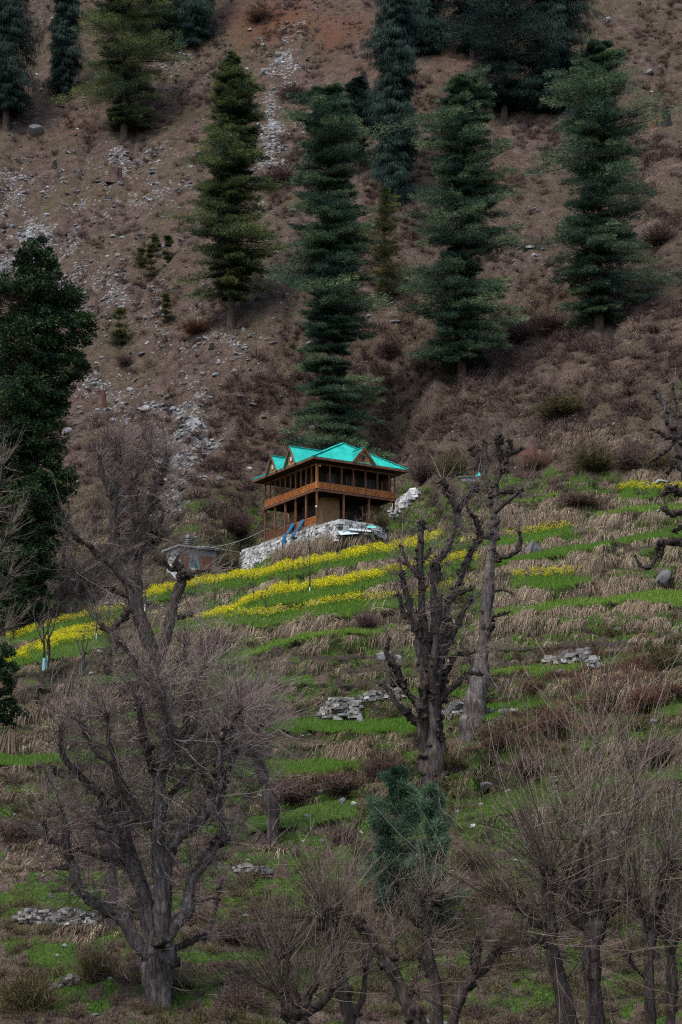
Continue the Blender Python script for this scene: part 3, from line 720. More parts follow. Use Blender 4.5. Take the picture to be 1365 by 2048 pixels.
rubble('line of mossy stones beside the big tree base', [(90, 1990, .2), (150, 1972, .35), (200, 1965, .3)], 50, .15, .4)
rubble('stones under the pale boulder by the stout grey trunk', [(880, 1440, .3), (935, 1430, .4), (1040, 1432, .3)], 48, .2, .55)
rubble('white rubble below the small brick hut', [(395, 1166, .3), (430, 1168, .5), (455, 1160, .4)], 60, .25, .6, STONE_DK)

# ------------------------------------------------------------------ cloths on the railing, metal sheets in the yard
BLUE = m_noise('blue_cloth', [(.3, (.006, .052, .115)), (.6, (.010, .085, .175)), (.8, (.016, .115, .22))], 4, .85, 4, .3, .02)
for v0, zb, lab in ((4.25, -1.75, 'long blue cloth hanging over the wall nearer the house end'), (2.55, -1.0, 'shorter blue cloth hung over the railing nearer the corner post')):
    prof = [(.14, .35), (.10, .78), (.0, .885), (-.06, .86), (-.30, .42), (-.60, -.05), (-.98, -.42)]
    if zb < -1.2: prof += [(-1.05, -.8), (-1.08, -1.25), (-1.10, zb)]
    else: prof += [(-1.04, -.7), (-1.06, zb)]
    prof = np.array(prof); n_ = 7; V = []
    for i in range(n_):
        f = i / (n_ - 1)
        for j, (u, z) in enumerate(prof):
            wv = .06 * math.sin(f * 13 + j * .35)
            V.append(H(u + wv, v0 + (f - .5) * (.74 - .02 * j) - j * .02 + .03 * math.sin(j * 1.3), z + .01 * math.sin(f * 9)))
    T = []; m_ = len(prof)
    for i in range(n_ - 1):
        for j in range(m_ - 1): a = i * m_ + j; T += [(a, a + 1, a + m_ + 1), (a, a + m_ + 1, a + m_)]
    g = Geo(); g.add(V, T); o = g.build('cloth', BLUE, None, True); tag(o, lab, 'cloth')
    md = o.modifiers.new('thickness', 'SOLIDIFY'); md.thickness = .015
SHEET_W = m_noise('pale_blue_sheet', [(.3, (.28, .36, .40)), (.6, (.42, .52, .56)), (.8, (.52, .6, .62))], 3, .5)
SHEET_G = m_noise('grey_sheet', [(.3, (.22, .24, .26)), (.7, (.42, .45, .47))], 3, .5)
def sheet(label, c_, L, w_, rz, tilt, roll, mat):
    g = Geo(); n_ = 12; V = []
    for i in range(n_ + 1):
        for sx in (-1, 1):
            V.append((sx * L / 2, (i / n_ - .5) * w_, .025 * (i % 2) + .03 * math.sin(i + sx)))
    T = []
    for i in range(n_): a = 2 * i; T += [(a, a + 1, a + 3), (a, a + 3, a + 2)]
    g.add(V, T); o = g.build('roofing_sheet', mat); o.location = tuple(c_); o.rotation_euler = (tilt, roll, rz)
    o.modifiers.new('thickness', 'SOLIDIFY').thickness = .012
    return tag(o, label, 'roofing sheet')
def yard(x, y, up): return P(x, y, ground_at(x, y + 12)[1] - .4) + np.array([0, 0, up])
sheet('pale blue corrugated sheet leaning on the retaining wall corner', yard(697, 1064, .0), 1.7, .9, .25, R(38), R(-6), SHEET_W)
sheet('whitish sheet lying flat beside the corrugated blue sheet', yard(720, 1060, .0), 2.0, .8, .1, R(24), R(5), SHEET_G)
sheet('small teal sheet on the rubbish heap before the house', yard(744, 1055, .05), .8, .55, -.2, R(30), R(8), TEAL)
sheet('narrow grey board lying past the teal sheet', yard(752, 1060, .0), 1.0, .3, .3, R(20), R(12), SHEET_G)

# ------------------------------------------------------------------ the brick hut below the house
hb = ground_at(359, 1160); HB = P(359, 1156, hb[1])
hut = thing('brick_hut', 'small flat roofed hut with brick panels and whitewashed end wall', 'hut', HB, HANG)
CONC = m_noise('grey_concrete', [(.3, (.12, .125, .13)), (.7, (.27, .275, .28))], 3, .9)
WASH = m_noise('whitewash', [(.3, (.30, .32, .34)), (.5, (.46, .48, .5)), (.7, (.56, .57, .58))], 2.2, .9)
BRK, t, b = mat_new('red_brick'); bt = node(t, 'ShaderNodeTexBrick'); bt.inputs['Scale'].default_value = 5; bt.inputs['Color1'].default_value = (.23, .085, .042, 1); bt.inputs['Color2'].default_value = (.16, .062, .034, 1); bt.inputs['Mortar'].default_value = (.2, .15, .12, 1)
tc = t.nodes.new('ShaderNodeTexCoord'); mp = t.nodes.new('ShaderNodeMapping'); mp.inputs['Rotation'].default_value = (R(90), 0, 0)
t.links.new(tc.outputs['Object'], mp.inputs[0]); t.links.new(mp.outputs[0], bt.inputs['Vector']); t.links.new(bt.outputs[0], b.inputs['Base Color'])
HH = 2.95
g = Geo(); g.box((0, .02, -2.6), (3.9, 2.6, HH)); g.build('wall', WASH, hut)
for a, c_ in ((.25, 1.0), (2.1, 3.45)):
    g = Geo(); g.box((a, -.03, .35), (c_, .018, 2.35)); g.build('brick_panel', BRK, hut)
for a, c_ in ((0, .25), (1.0, 1.12), (1.98, 2.1), (3.45, 3.9)):
    g = Geo(); g.box((a, -.06, -2.0), (c_, .0185, HH - .005)); g.build('column', CONC, hut)
g = Geo(); g.box((.25, -.05, 2.352), (3.45, .0182, HH - .006)); g.box((.25, -.05, -2.0), (3.45, .0181, .348)); g.build('lintel', CONC, hut)
g = Geo(); g.box((1.13, -.04, .35), (1.97, .0175, 2.35)); door = g.build('door', m_noise('grey_door', [(.3, (.16, .18, .2)), (.7, (.28, .3, .32))], 4, .7), hut)
TEALP = m_noise('teal_paint', [(.3, (.02, .16, .16)), (.7, (.04, .24, .23))], 5, .6)
for a, c_, z0, z1, mm in ((1.18, 1.45, 1.2, 1.75, TEALP), (1.62, 1.92, 1.1, 1.7, TEALP), (1.2, 1.9, .6, 1.05, WHITE)):
    g = Geo(); g.box((a, -.055, z0), (c_, -.042, z1)); g.build('door_panel', mm, door)
g = Geo(); g.box((-.35, -.45, HH + .002), (4.9, 3.0, HH + .17)); g.build('roof', CONC, hut)
g = Geo(); g.beam((2.3, -.3, HH + .24), (8.6, -.3, HH - .05), .5, .05); g.beam((1.9, .15, HH + .30), (5.4, .15, HH + .26), .5, .04)
hs = g.build('roofing_sheet', SHEET_G); hs.location = tuple(HB); hs.rotation_euler = (0, 0, HANG); tag(hs, 'long grey sheets laid out over the hut roof toward the stone wall', 'roofing sheet')
TANKM = m_noise('black_tank_plastic', [(.3, (.02, .022, .025)), (.7, (.045, .048, .052))], 3, .35, spec=.5)
tank = thing('water_tank', 'ribbed black water tank standing on the hut roof', 'water tank', HB + HU * 1.35 + HV * .9 + np.array([0, 0, HH + .18]))
prof = [(.0, 0), (.52, 0)]
for k in range(5): z = .08 + k * .2; prof += [(.56, z), (.56, z + .1), (.50, z + .12), (.50, z + .18)]
prof += [(.5, 1.1), (.3, 1.27), (.18, 1.3)]
def lathe(g, prof, n_=20, c_=(0, 0, 0)):
    V = [(r_ * math.cos(a), r_ * math.sin(a), z) for r_, z in prof for a in np.arange(n_) * 2 * math.pi / n_]; T = []
    for i in range(len(prof) - 1):
        for j in range(n_): a, b_ = i * n_ + j, i * n_ + (j + 1) % n_; T += [(a, b_, b_ + n_), (a, b_ + n_, a + n_)]
    g.add(np.array(V) + np.array(c_), T)
g = Geo(); lathe(g, prof); g.build('tank_body', TANKM, tank, True)
g = Geo(); lathe(g, [(0, 1.38), (.2, 1.38), (.22, 1.3), (.22, 1.29)]); g.build('lid', TANKM, tank, True)
g = Geo(); pa, pb = H(0, 9.4, 1.25), HB + HU * 2.0 + HV * .8 + np.array([0, 0, HH + .3]); ts = np.linspace(0, 1, 14)[:, None]
path = pa + (pb - pa) * ts; path[:, 2] -= 1.0 * (4 * ts[:, 0] * (1 - ts[:, 0])) * .5
tubes(g, path[None], np.full((1, 14), .02), 5); tag(g.build('wire', m_noise('pale_wire', [(.3, (.2, .25, .2)), (.7, (.3, .34, .28))], 3)), 'thin pale wire strung from the house corner to the hut', 'wire')
# little shed roof up the grassy slope
sb = ground_at(942, 957); shed = thing('shed', 'tiny shed with pale teal roof sheet among shrubs above the fields', 'shed', sb, R(8))
g = Geo(); g.box((-.75, 0, -.5), (.75, 1.2, .42)); g.build('wall', STONE, shed)
g = Geo(); g.slab([(-.95, -.2, .46), (.75, -.2, .44), (.75, 1.3, .75), (-.95, 1.3, .78)], .04); g.build('roof', m_noise('weathered_teal', [(.3, (.10, .26, .24)), (.7, (.22, .42, .38))], 3, .5), shed)
g = Geo(); g.slab([(.3, -.24, .48), (.85, -.24, .60), (1.0, .6, 1.15), (.55, .6, .74)], .03); g.build('roof_flap', TEAL, shed)
# ------------------------------------------------------------------ evergreen trees
def px_at(x, y, Y): return P(x, y, Y)
NEEDLE = {
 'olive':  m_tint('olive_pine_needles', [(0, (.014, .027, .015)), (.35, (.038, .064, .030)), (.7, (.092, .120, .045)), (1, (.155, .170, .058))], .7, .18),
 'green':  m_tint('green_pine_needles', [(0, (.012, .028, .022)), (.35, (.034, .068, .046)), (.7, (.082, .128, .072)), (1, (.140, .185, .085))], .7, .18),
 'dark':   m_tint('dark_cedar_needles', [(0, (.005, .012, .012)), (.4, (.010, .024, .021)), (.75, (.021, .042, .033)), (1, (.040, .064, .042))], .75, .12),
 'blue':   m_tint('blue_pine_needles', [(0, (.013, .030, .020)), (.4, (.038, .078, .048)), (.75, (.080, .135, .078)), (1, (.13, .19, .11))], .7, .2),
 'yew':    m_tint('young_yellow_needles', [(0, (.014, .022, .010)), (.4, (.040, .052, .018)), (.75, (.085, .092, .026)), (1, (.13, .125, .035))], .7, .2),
}
BARK = m_noise('conifer_bark', [(.3, (.025, .018, .014)), (.55, (.060, .042, .032)), (.75, (.10, .075, .058))], 5, .95, 5, .6, .05, stretch=(1, 1, .3))
def conifer(label, x, ytop, ybase, prof, kind='olive', style='pine', group=None, seed=0, dens=1.0, clear=.9, lean=0.0, Yoff=0.0, cat='pine tree', name='pine_tree'):
    """prof: crown half-width in photograph pixels at fractions of the height from the top down."""
    rg = np.random.default_rng(1000 + seed)
    gp = ground_at(x, ybase); Y = gp[1] + Yoff
    k = Y / F
    top = P(x + lean, ytop, Y); foot_ = P(x, ybase, Y); foot_[2] = min(foot_[2], gp[2]) if abs(gp[2] - foot_[2]) < 6 else foot_[2]
    Hh = top[2] - foot_[2]
    o = thing(name, label, cat, foot_, 0, group)
    g = Geo(); n_ = 12; ts = np.linspace(0, 1, n_)
    ax = np.stack([(top[0] - foot_[0]) * ts + .12 * np.sin(ts * 9 + seed), .1 * np.sin(ts * 7 + 1 + seed), Hh * ts - (1 - ts) ** 8 * .6], -1)
    r0 = Hh * .0105 + .05
    tubes(g, ax[None], (r0 * (1 - ts) ** .8 + .02 + r0 * .5 * np.exp(-ts * 45))[None], 8)
    # bare dead snags under the crown
    P0 = np.array(prof, float); P0[:, 1] *= k * (1.14 if style in ('pine', 'cedar') else 1.05)
    crown = Geo()
    zs = []; z = Hh * .985
    step = {'pine': .92, 'cedar': .9, 'droop': .5, 'young': .62, 'pom': .62}[style]
    while z > Hh * (1 - clear):
        zs.append(z); z -= step * (.62 + .58 * min(1, (1 - z / Hh) * 4)) * rg.uniform(.75, 1.3)
    B0, BD, BL, BT = [], [], [], []
    for z in zs:
        f = 1 - z / Hh; rad = np.interp(f, P0[:, 0], P0[:, 1]) * (rg.uniform(.76, 1.18) if style != 'droop' else rg.uniform(.85, 1.15))
        nb = rg.integers(6, 9) if rad > 1.3 else rg.integers(4, 6) if style != 'droop' else rg.integers(5, 8)
        a0 = rg.uniform(0, 6.28)
        for j in range(nb):
            a = a0 + j * 6.283 / nb + rg.normal(0, .3)
            if style != 'droop' and rg.random() < .10: continue
            L = max(.25, rad * (rg.uniform(.74, 1.16) if rg.random() > .22 else rg.uniform(.35, .7)) * (1 + .30 * math.sin(a * 1.0 + z * .7 + seed)))
            zz = z + rg.normal(0, .16)
            B0.append((np.interp(zz / Hh, ts, ax[:, 0]), np.interp(zz / Hh, ts, ax[:, 1]), zz)); BD.append(a); BL.append(L); BT.append(np.clip(rg.normal(.48, .17), .08, .95))
    B0, BD, BL, BT = map(np.array, (B0, BD, BL, BT)); nB_ = len(B0)
    out = np.stack([np.cos(BD), np.sin(BD), 0 * BD], -1)
    fz = B0[:, 2] / Hh
    if style == 'pine':   rise, sag, lift = .30 * fz + .04 + rg.normal(0, .07, nB_), .42 - .16 * fz, .20
    elif style == 'cedar': rise, sag, lift = .20 * fz + .04 + rg.normal(0, .07, nB_), .34, .17
    elif style == 'droop': rise, sag, lift = .05 + rg.normal(0, .08, nB_), .55, .12
    else:                 rise, sag, lift = .45 * fz + .25 + rg.normal(0, .1, nB_), .22, .30
    sag = sag + np.zeros(nB_)
    def bpt(s_):
        s_ = np.asarray(s_)[..., None] if np.ndim(s_) else s_
        return B0 + out * (BL[:, None] * s_) + np.array([0, 0, 1.0]) * (BL * (rise))[:, None] * s_ - np.array([0, 0, 1.0]) * (BL * sag)[:, None] * s_ ** 2 + np.array([0, 0, 1.0]) * (BL * lift)[:, None] * s_ ** 4
    ss_ = [0, .35, .7, .97]
    tubes(g, np.stack([bpt(s_) for s_ in ss_], 1), np.outer(.012 + BL * .012, [1, .8, .55, .2]), 4)
    g.build('trunk', BARK, o, True)
    # flat pads of needle brushes spread along every branch
    perp = np.stack([-out[:, 1], out[:, 0], 0 * BD], -1)
    npad = {'pine': 9, 'cedar': 9, 'droop': 9, 'young': 6, 'pom': 6}[style]
    nbl = int({'pine': 165, 'cedar': 130, 'droop': 30, 'young': 60, 'pom': 60}[style] * dens)
    for i in range(npad):
        s_ = np.clip((i + rg.uniform(0, 1, nB_)) / npad * .88 + .13, 0, 1.0)
        c0 = bpt(s_) + perp * (rg.uniform(-1, 1, nB_) * BL * .34 * (1.12 - .7 * s_))[:, None]
        pr = (.26 + .145 * BL) * rg.uniform(.7, 1.25, nB_) * (1.1 - .25 * s_)
        if style == 'pom': pr = (.14 + .09 * BL) * rg.uniform(.8, 1.2, nB_)
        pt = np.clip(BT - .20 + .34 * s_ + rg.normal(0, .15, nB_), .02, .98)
        ci = np.repeat(np.arange(nB_), nbl); m_ = len(ci)
        a = rg.uniform(0, 6.283, m_); q = rg.uniform(0, 1, m_) ** .5
        off = (out[ci] * (np.cos(a) * q * 1.25)[:, None] + perp[ci] * (np.sin(a) * q)[:, None]) * pr[ci][:, None]
        off[:, 2] += rg.normal(.02, .13 if style != 'pom' else .5, m_) * pr[ci]
        if style == 'droop':
            d = out[ci] * .25 + off * .5 + np.array([0, 0, -1.0]) + rg.normal(0, .25, (m_, 3)); ln = rg.uniform(.35, 1.0, m_); wd = .062
        elif style == 'pom':
            d = norm(off) * 1.0 + np.array([0, 0, .55]) + rg.normal(0, .35, (m_, 3)); ln = rg.uniform(.16, .30, m_); wd = .030
        else:
            d = out[ci] * .55 + norm(off) * .75 + np.array([0, 0, .30]) + rg.normal(0, .25, (m_, 3)); ln = rg.uniform(.20, .42, m_) * (1 if style != 'young' else .8); wd = .060 if style != 'young' else .045
        kk = rg.random(m_) < (np.clip(BL[ci] / 1.9, .22, 1) if Hh > 12 and style != 'pom' else np.ones(m_))
        ci, off, d, ln = ci[kk], off[kk], d[kk], ln[kk]; m_ = len(ci)
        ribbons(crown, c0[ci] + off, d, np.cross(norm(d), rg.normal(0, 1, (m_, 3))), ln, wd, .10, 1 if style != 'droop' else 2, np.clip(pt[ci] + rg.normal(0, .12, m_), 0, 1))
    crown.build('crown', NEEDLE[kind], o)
    return o

conifer('slim pine with bare lower trunk on the rocky slope above the hut', 461, 105, 648, [(0, 6), (.1, 32), (.25, 62), (.4, 66), (.5, 66), (.62, 82), (.75, 76), (.84, 62), (.9, 34)], 'olive', 'pine', seed=1, clear=.9, lean=6)
conifer('tallest narrow pine standing right behind the timber house', 668, 175, 930, [(0, 22), (.08, 52), (.16, 84), (.24, 62), (.34, 66), (.42, 78), (.52, 84), (.62, 82), (.72, 62), (.80, 55), (.85, 70), (.95, 84), (1, 50)], 'green', 'pine', seed=2, clear=.97, lean=-12)
conifer('broad layered pine with dense tiers behind the turquoise roof', 925, 150, 748, [(0, 10), (.06, 44), (.16, 70), (.28, 78), (.38, 86), (.48, 92), (.6, 98), (.75, 98), (.86, 90), (.93, 50)], 'green', 'pine', seed=3, clear=.93)
conifer('tall broad pine on the slope above the upper grass terraces', 1200, 82, 645, [(0, 8), (.06, 40), (.15, 74), (.28, 88), (.4, 84), (.55, 96), (.7, 98), (.85, 92), (.93, 62)], 'green', 'pine', seed=4, clear=.95, lean=-6)
conifer('yellow-tinged pine with drooping tiers by the boulder crest', 250, -190, 272, [(0, 5), (.2, 50), (.4, 78), (.55, 84), (.7, 84), (.8, 78), (.88, 56), (.95, 34)], 'olive', 'pine', seed=5, clear=.95)
conifer('young yellowish fir growing between two tall pines', 770, 376, 586, [(0, 4), (.2, 22), (.4, 34), (.55, 38), (.64, 24), (.7, 20), (.76, 36), (.86, 38), (.94, 20)], 'yew', 'young', seed=6, clear=.95, cat='fir tree', name='fir_tree')
conifer('dark hanging cedar column rising behind the young fir', 790, -190, 398, [(0, 12), (.15, 34), (.4, 44), (.65, 46), (.85, 38), (1, 22)], 'dark', 'droop', seed=7, clear=.99, cat='cedar tree', name='cedar_tree')
G2 = 'dark cedars along the upper edge of the slope'
conifer('dark cedar with bare foot at the far edge beside the mossy ledge', 12, -210, 262, [(0, 10), (.3, 40), (.6, 56), (.8, 52), (.9, 30)], 'dark', 'droop', G2, seed=8, clear=.9, cat='cedar tree', name='cedar_tree')
conifer('thin dark cedar between the edge cedar and the yellow-tinged pine', 130, -160, 190, [(0, 8), (.3, 22), (.6, 32), (.85, 28), (.95, 12)], 'dark', 'droop', G2, seed=9, clear=.95, cat='cedar tree', name='cedar_tree')
conifer('blue-dark cedar half hidden behind the yellow-tinged pine', 318, -240, 98, [(0, 10), (.4, 36), (.8, 46), (1, 34)], 'dark', 'cedar', G2, seed=10, clear=.97, cat='cedar tree', name='cedar_tree')
conifer('grey-dark weeping cedar above the stony crest', 388, -260, 80, [(0, 12), (.4, 36), (.8, 46), (1, 34)], 'dark', 'droop', G2, seed=11, clear=.99, cat='cedar tree', name='cedar_tree')
conifer('dark cedar hanging over the brown gully beside the cedar column', 846, -220, 112, [(0, 12), (.4, 38), (.8, 48), (1, 24)], 'dark', 'droop', G2, seed=12, clear=.98, cat='cedar tree', name='cedar_tree')
conifer('shaggy dark cedar directly uphill of the broad layered pine', 1008, -200, 235, [(0, 12), (.3, 66), (.6, 92), (.8, 78), (.93, 36)], 'dark', 'cedar', G2, seed=13, clear=.95, cat='cedar tree', name='cedar_tree')
conifer('widest dark cedar uphill of the pine above the grass terraces', 1105, -220, 222, [(0, 12), (.3, 60), (.6, 78), (.85, 66), (.97, 30)], 'dark', 'droop', G2, seed=14, clear=.97, dens=1.2, cat='cedar tree', name='cedar_tree')
conifer('small dark cedar wedged between the shaggy one and the gully cedar', 945, -230, 118, [(0, 10), (.4, 40), (.8, 52), (.96, 28)], 'dark', 'cedar', G2, seed=15, clear=.96, cat='cedar tree', name='cedar_tree')
conifer('shorter dark cedar touching the tallest pine from uphill', 718, 158, 335, [(0, 6), (.15, 30), (.35, 50), (.55, 46), (.75, 16)], 'dark', 'cedar', G2, seed=16, clear=.85, cat='cedar tree', name='cedar_tree')
conifer('small round juniper alone on the scree below the stump', 240, 620, 676, [(0, 6), (.3, 17), (.6, 22), (.9, 16)], 'yew', 'young', seed=17, clear=.95, dens=.8, cat='juniper', name='juniper_tree')
conifer('larger bluish young pine before the gnarled pollard', 792, 1548, 1850, [(0, 4), (.1, 22), (.25, 44), (.45, 64), (.65, 76), (.85, 76), (1, 56)], 'blue', 'pom', seed=18, clear=.97, dens=2.2)
conifer('smaller bluish young pine tucked against the larger one', 866, 1588, 1858, [(0, 4), (.12, 20), (.3, 36), (.55, 48), (.8, 50), (1, 40)], 'blue', 'pom', seed=19, clear=.97, dens=1.9, Yoff=-1.5)
for k, (x, yt, yb, lab) in enumerate([(302, 492, 540, 'tiny fir sapling on the scree beside the slim pine'), (283, 500, 528, 'tiniest fir sapling uphill on the scree'), (336, 476, 518, 'tiny bushy fir sapling nearest the slim pine'), (333, 592, 640, 'thin fir sapling downhill of the slim pine trunk'), (312, 476, 500, 'faint fir sapling above the scree cluster')]):
    conifer(lab, x, yt, yb, [(0, 2), (.5, 8), (.9, 10)], 'yew', 'young', 'fir saplings on the scree', seed=30 + k, clear=.95, dens=.6, cat='fir sapling', name='fir_sapling')

LEAF = m_tint('evergreen_oak_leaves', [(0, (.006, .014, .008)), (.4, (.014, .032, .014)), (.75, (.032, .060, .020)), (1, (.062, .095, .030))], .55, .15)
LEAF_Y = m_tint('spring_willow_leaves', [(0, (.035, .040, .008)), (.5, (.10, .105, .014)), (1, (.17, .165, .022))], .6, .3)
def leafy(label, lobes, base, kind, n_per, size, seed, cat, name, trunk_px, hang=0.0):
    """A broadleaf tree: leaf clumps round limb ends inside lobes (x, y, rx, ry) measured on the photograph."""
    rg = np.random.default_rng(500 + seed)
    gp = ground_at(*base); Y = gp[1]; k = Y / F; foot_ = P(base[0], base[1], Y); foot_[2] = min(foot_[2], gp[2])
    o = thing(name, label, cat, foot_)
    tg, cg = Geo(), Geo(); tp = np.array([P(x, y, Y) for x, y, r_ in trunk_px]) - foot_
    tr = np.array([r_ * k for x, y, r_ in trunk_px]); tubes(tg, tp[None], tr[None], 8)
    for (x, y, rx, ry) in lobes:
        c_ = P(x, y, Y) - foot_; rx_, ry_ = rx * k * (1.16 if kind == 'oak' else 1), ry * k * (1.1 if kind == 'oak' else 1)
        ncl = max(8, int(rx_ * ry_ * (9 if kind == 'oak' else 5.5)))
        d = norm(rg.normal(size=(ncl, 3))); r_ = rg.uniform(.35, 1.0, ncl) ** .6
        cc_ = c_ + d * r_[:, None] * np.array([rx_, rx_ * .95, ry_])
        j = np.array([np.argmin(np.linalg.norm(tp - (q - [0, 0, ry_ * .5]), axis=1)) for q in cc_])
        st = tp[j]; md_ = st * .45 + cc_ * .55 + rg.normal(0, .25, (ncl, 3)) + np.array([0, 0, -.1 * ry_])
        tubes(tg, np.stack([st, md_, cc_], 1), np.tile([.10, .06, .015], (ncl, 1)) * (.6 + .06 * rx_), 4)
        cs_ = rg.uniform(.35, .75, ncl) * (.5 + .16 * rx_)
        base_t = np.clip(rg.normal(.5, .17, ncl), .05, .95)
        for q in range(ncl):
            m_ = int(n_per * rg.uniform(.6, 1.3)); dd_ = norm(rg.normal(size=(m_, 3))) * (rg.uniform(.1, 1, m_) ** .5)[:, None] * cs_[q] * np.array([1.15, 1.15, .7])
            if hang: dd_[:, 2] -= rg.uniform(0, hang, m_)
            lv = norm(dd_ + rg.normal(0, .3, (m_, 3)) + np.array([0, 0, .12 - hang * .3])); sd_ = np.cross(lv, rg.normal(size=(m_, 3)))
            ribbons(cg, cc_[q] + dd_, lv, sd_, rg.uniform(.8, 1.5, m_) * size, size * .62, .1, 1, np.clip(base_t[q] + rg.normal(0, .13, m_), 0, 1))
    tg.build('trunk', BARK, o, True); cg.build('crown', LEAF if kind == 'oak' else LEAF_Y, o)
    return o
leafy('tall dark evergreen oak towering beside the hut at the edge', [(72, 520, 42, 46), (95, 590, 66, 50), (30, 600, 60, 60), (120, 660, 62, 46), (40, 690, 80, 60), (128, 735, 48, 42), (30, 790, 90, 60), (85, 800, 50, 45), (-10, 900, 80, 70), (60, 880, 62, 60), (100, 965, 44, 56), (30, 1010, 80, 80), (90, 1050, 48, 60), (10, 1120, 80, 70), (60, 1130, 50, 50), (30, 1200, 60, 50), (5, 1180, 60, 60), (20, 1250, 40, 34)],
      (48, 1262), 'oak', 120, .26, 1, 'oak tree', 'oak_tree', [(48, 1275, 15), (48, 1200, 13), (45, 1050, 12), (50, 900, 10), (58, 760, 8), (70, 620, 5), (72, 500, 2)])
leafy('low dark evergreen at the edge beside the stalk bundle', [(-5, 1300, 24, 40), (0, 1360, 34, 40), (8, 1415, 30, 32), (-20, 1440, 40, 40)], (-8, 1470), 'oak', 110, .22, 2, 'evergreen', 'evergreen_tree', [(-8, 1480, 8), (-8, 1400, 6), (-4, 1320, 3), (-4, 1280, 1)])
leafy('pale yellow-green willow peeping out behind the dark oak', [(140, 1030, 26, 40), (128, 1090, 34, 40), (150, 1110, 22, 30), (112, 1150, 26, 26)], (120, 1200), 'willow', 17, .14, 3, 'willow tree', 'willow_tree', [(120, 1215, 6), (124, 1150, 5), (132, 1080, 3), (138, 1010, 1)], hang=.5)

# ------------------------------------------------------------------ bare pollarded trees
def pollard_bark(name, grey):
    m, t, b = mat_new(name)
    tc = t.nodes.new('ShaderNodeTexCoord'); mp = t.nodes.new('ShaderNodeMapping'); mp.inputs['Scale'].default_value = (1, 1, .2); t.links.new(tc.outputs['Object'], mp.inputs[0])
    na, nb_ = noise(t, 7, 6, .68, vec=mp.outputs[0]), noise(t, .8, 5)
    dk = ramp(t, na, [(.3, (.008, .006, .005)), (.5, (.027, .020, .017)), (.7, (.072, .058, .050))])
    gy_ = ramp(t, na, [(.3, (.018, .015, .014)), (.5, (.078, .068, .064)), (.7, (.19, .172, .163))])
    f = math_(t, 'MULTIPLY', attr(t, 'tint'), ramp(t, nb_, [(.34, (.25, .25, .25)), (.56, (1, 1, 1))]))
    t.links.new(mix(t, math_(t, 'MULTIPLY', f, grey), dk, gy_), b.inputs['Base Color']); b.inputs['Roughness'].default_value = .95; bump(t, b, na, 1.0, .08)
    return m
BARK_D, BARK_G = pollard_bark('dark_pollard_bark', .55), pollard_bark('grey_pollard_bark', 1.0)
BARK_M = pollard_bark('mossy_dark_bark', .22)
TWIG = m_tint('purplish_twig_bark', [(0, (.028, .021, .020)), (.5, (.086, .066, .062)), (1, (.19, .155, .145))], .85)
TWIG_G = m_tint('pale_whip_bark', [(0, (.032, .024, .020)), (.5, (.100, .078, .064)), (1, (.23, .195, .165))], .8)
def crspline(p, n_):
    p = np.array(p, float); p = np.vstack([2 * p[0] - p[1], p, 2 * p[-1] - p[-2]]); out = []
    m_ = len(p) - 3
    for k in range(m_):
        a, b_, c_, d = p[k:k + 4]
        for t_ in np.linspace(0, 1, n_, endpoint=False):
            out.append(.5 * ((2 * b_) + (c_ - a) * t_ + (2 * a - 5 * b_ + 4 * c_ - d) * t_ ** 2 + (3 * b_ - a - 3 * c_ + d) * t_ ** 3))
    out.append(p[-2]); return np.array(out)
def shoots(g, org, mean, n_each, L, spread, rg, r0, tint, sub=3, wig=.09, gravity=.05, lvl2=.36, buds=None):
    """Whippy shoots out of each origin round a mean direction, each carrying side shoots."""
    o = np.repeat(org, n_each, 0); m_ = np.repeat(mean, n_each, 0); N = len(o)
    if N == 0: return
    d = norm(norm(m_) + rg.normal(0, spread, (N, 3)))
    ln = L * rg.uniform(.45, 1.2, N); K = 6
    def path(o_, d_, ln_, wig, K):
        n_ = len(o_); pts = [o_]; dd_ = d_.copy()
        for k in range(K - 1):
            dd_ = norm(dd_ + rg.normal(0, wig, (n_, 3)) + np.array([0, 0, gravity])); pts.append(pts[-1] + dd_ * (ln_ / (K - 1))[:, None])
        return np.stack(pts, 1)
    p = path(o, d, ln, wig, K)
    tubes(g, p, np.outer(rg.uniform(.7, 1.3, N) * r0, np.linspace(1, .3, K)), 3, np.clip(rg.normal(tint, .2, N), 0, 1))
    if sub:
        i = np.repeat(np.arange(N), sub); f = rg.uniform(.2, .95, len(i)) * (K - 1); j = np.minimum(f.astype(int), K - 2); f = (f - j)[:, None]
        o2 = p[i, j] * (1 - f) + p[i, j + 1] * f; ax = norm(p[i, j + 1] - p[i, j])
        d2 = norm(ax + rg.normal(0, .6, (len(i), 3)) + np.array([0, 0, .08])); l2 = ln[i] * rg.uniform(.4, 1.1, len(i)) * lvl2
        p2 = path(o2, d2, l2, .16, 4)
        tubes(g, p2, np.outer(rg.uniform(.7, 1.2, len(i)) * r0 * .55, np.linspace(1, .35, 4)), 3, np.clip(rg.normal(tint + .05, .2, len(i)), 0, 1))
        if buds is not None:
            e = p2[:, -1]; e = e[::2]; V_, T_ = ICO0
            s_ = rg.uniform(.7, 1.3, len(e)) * .016
            buds.add((e[:, None] + V_[None] * s_[:, None, None]).reshape(-1, 3), (T_[None] + (np.arange(len(e)) * len(V_))[:, None, None]).reshape(-1, 3), .62)
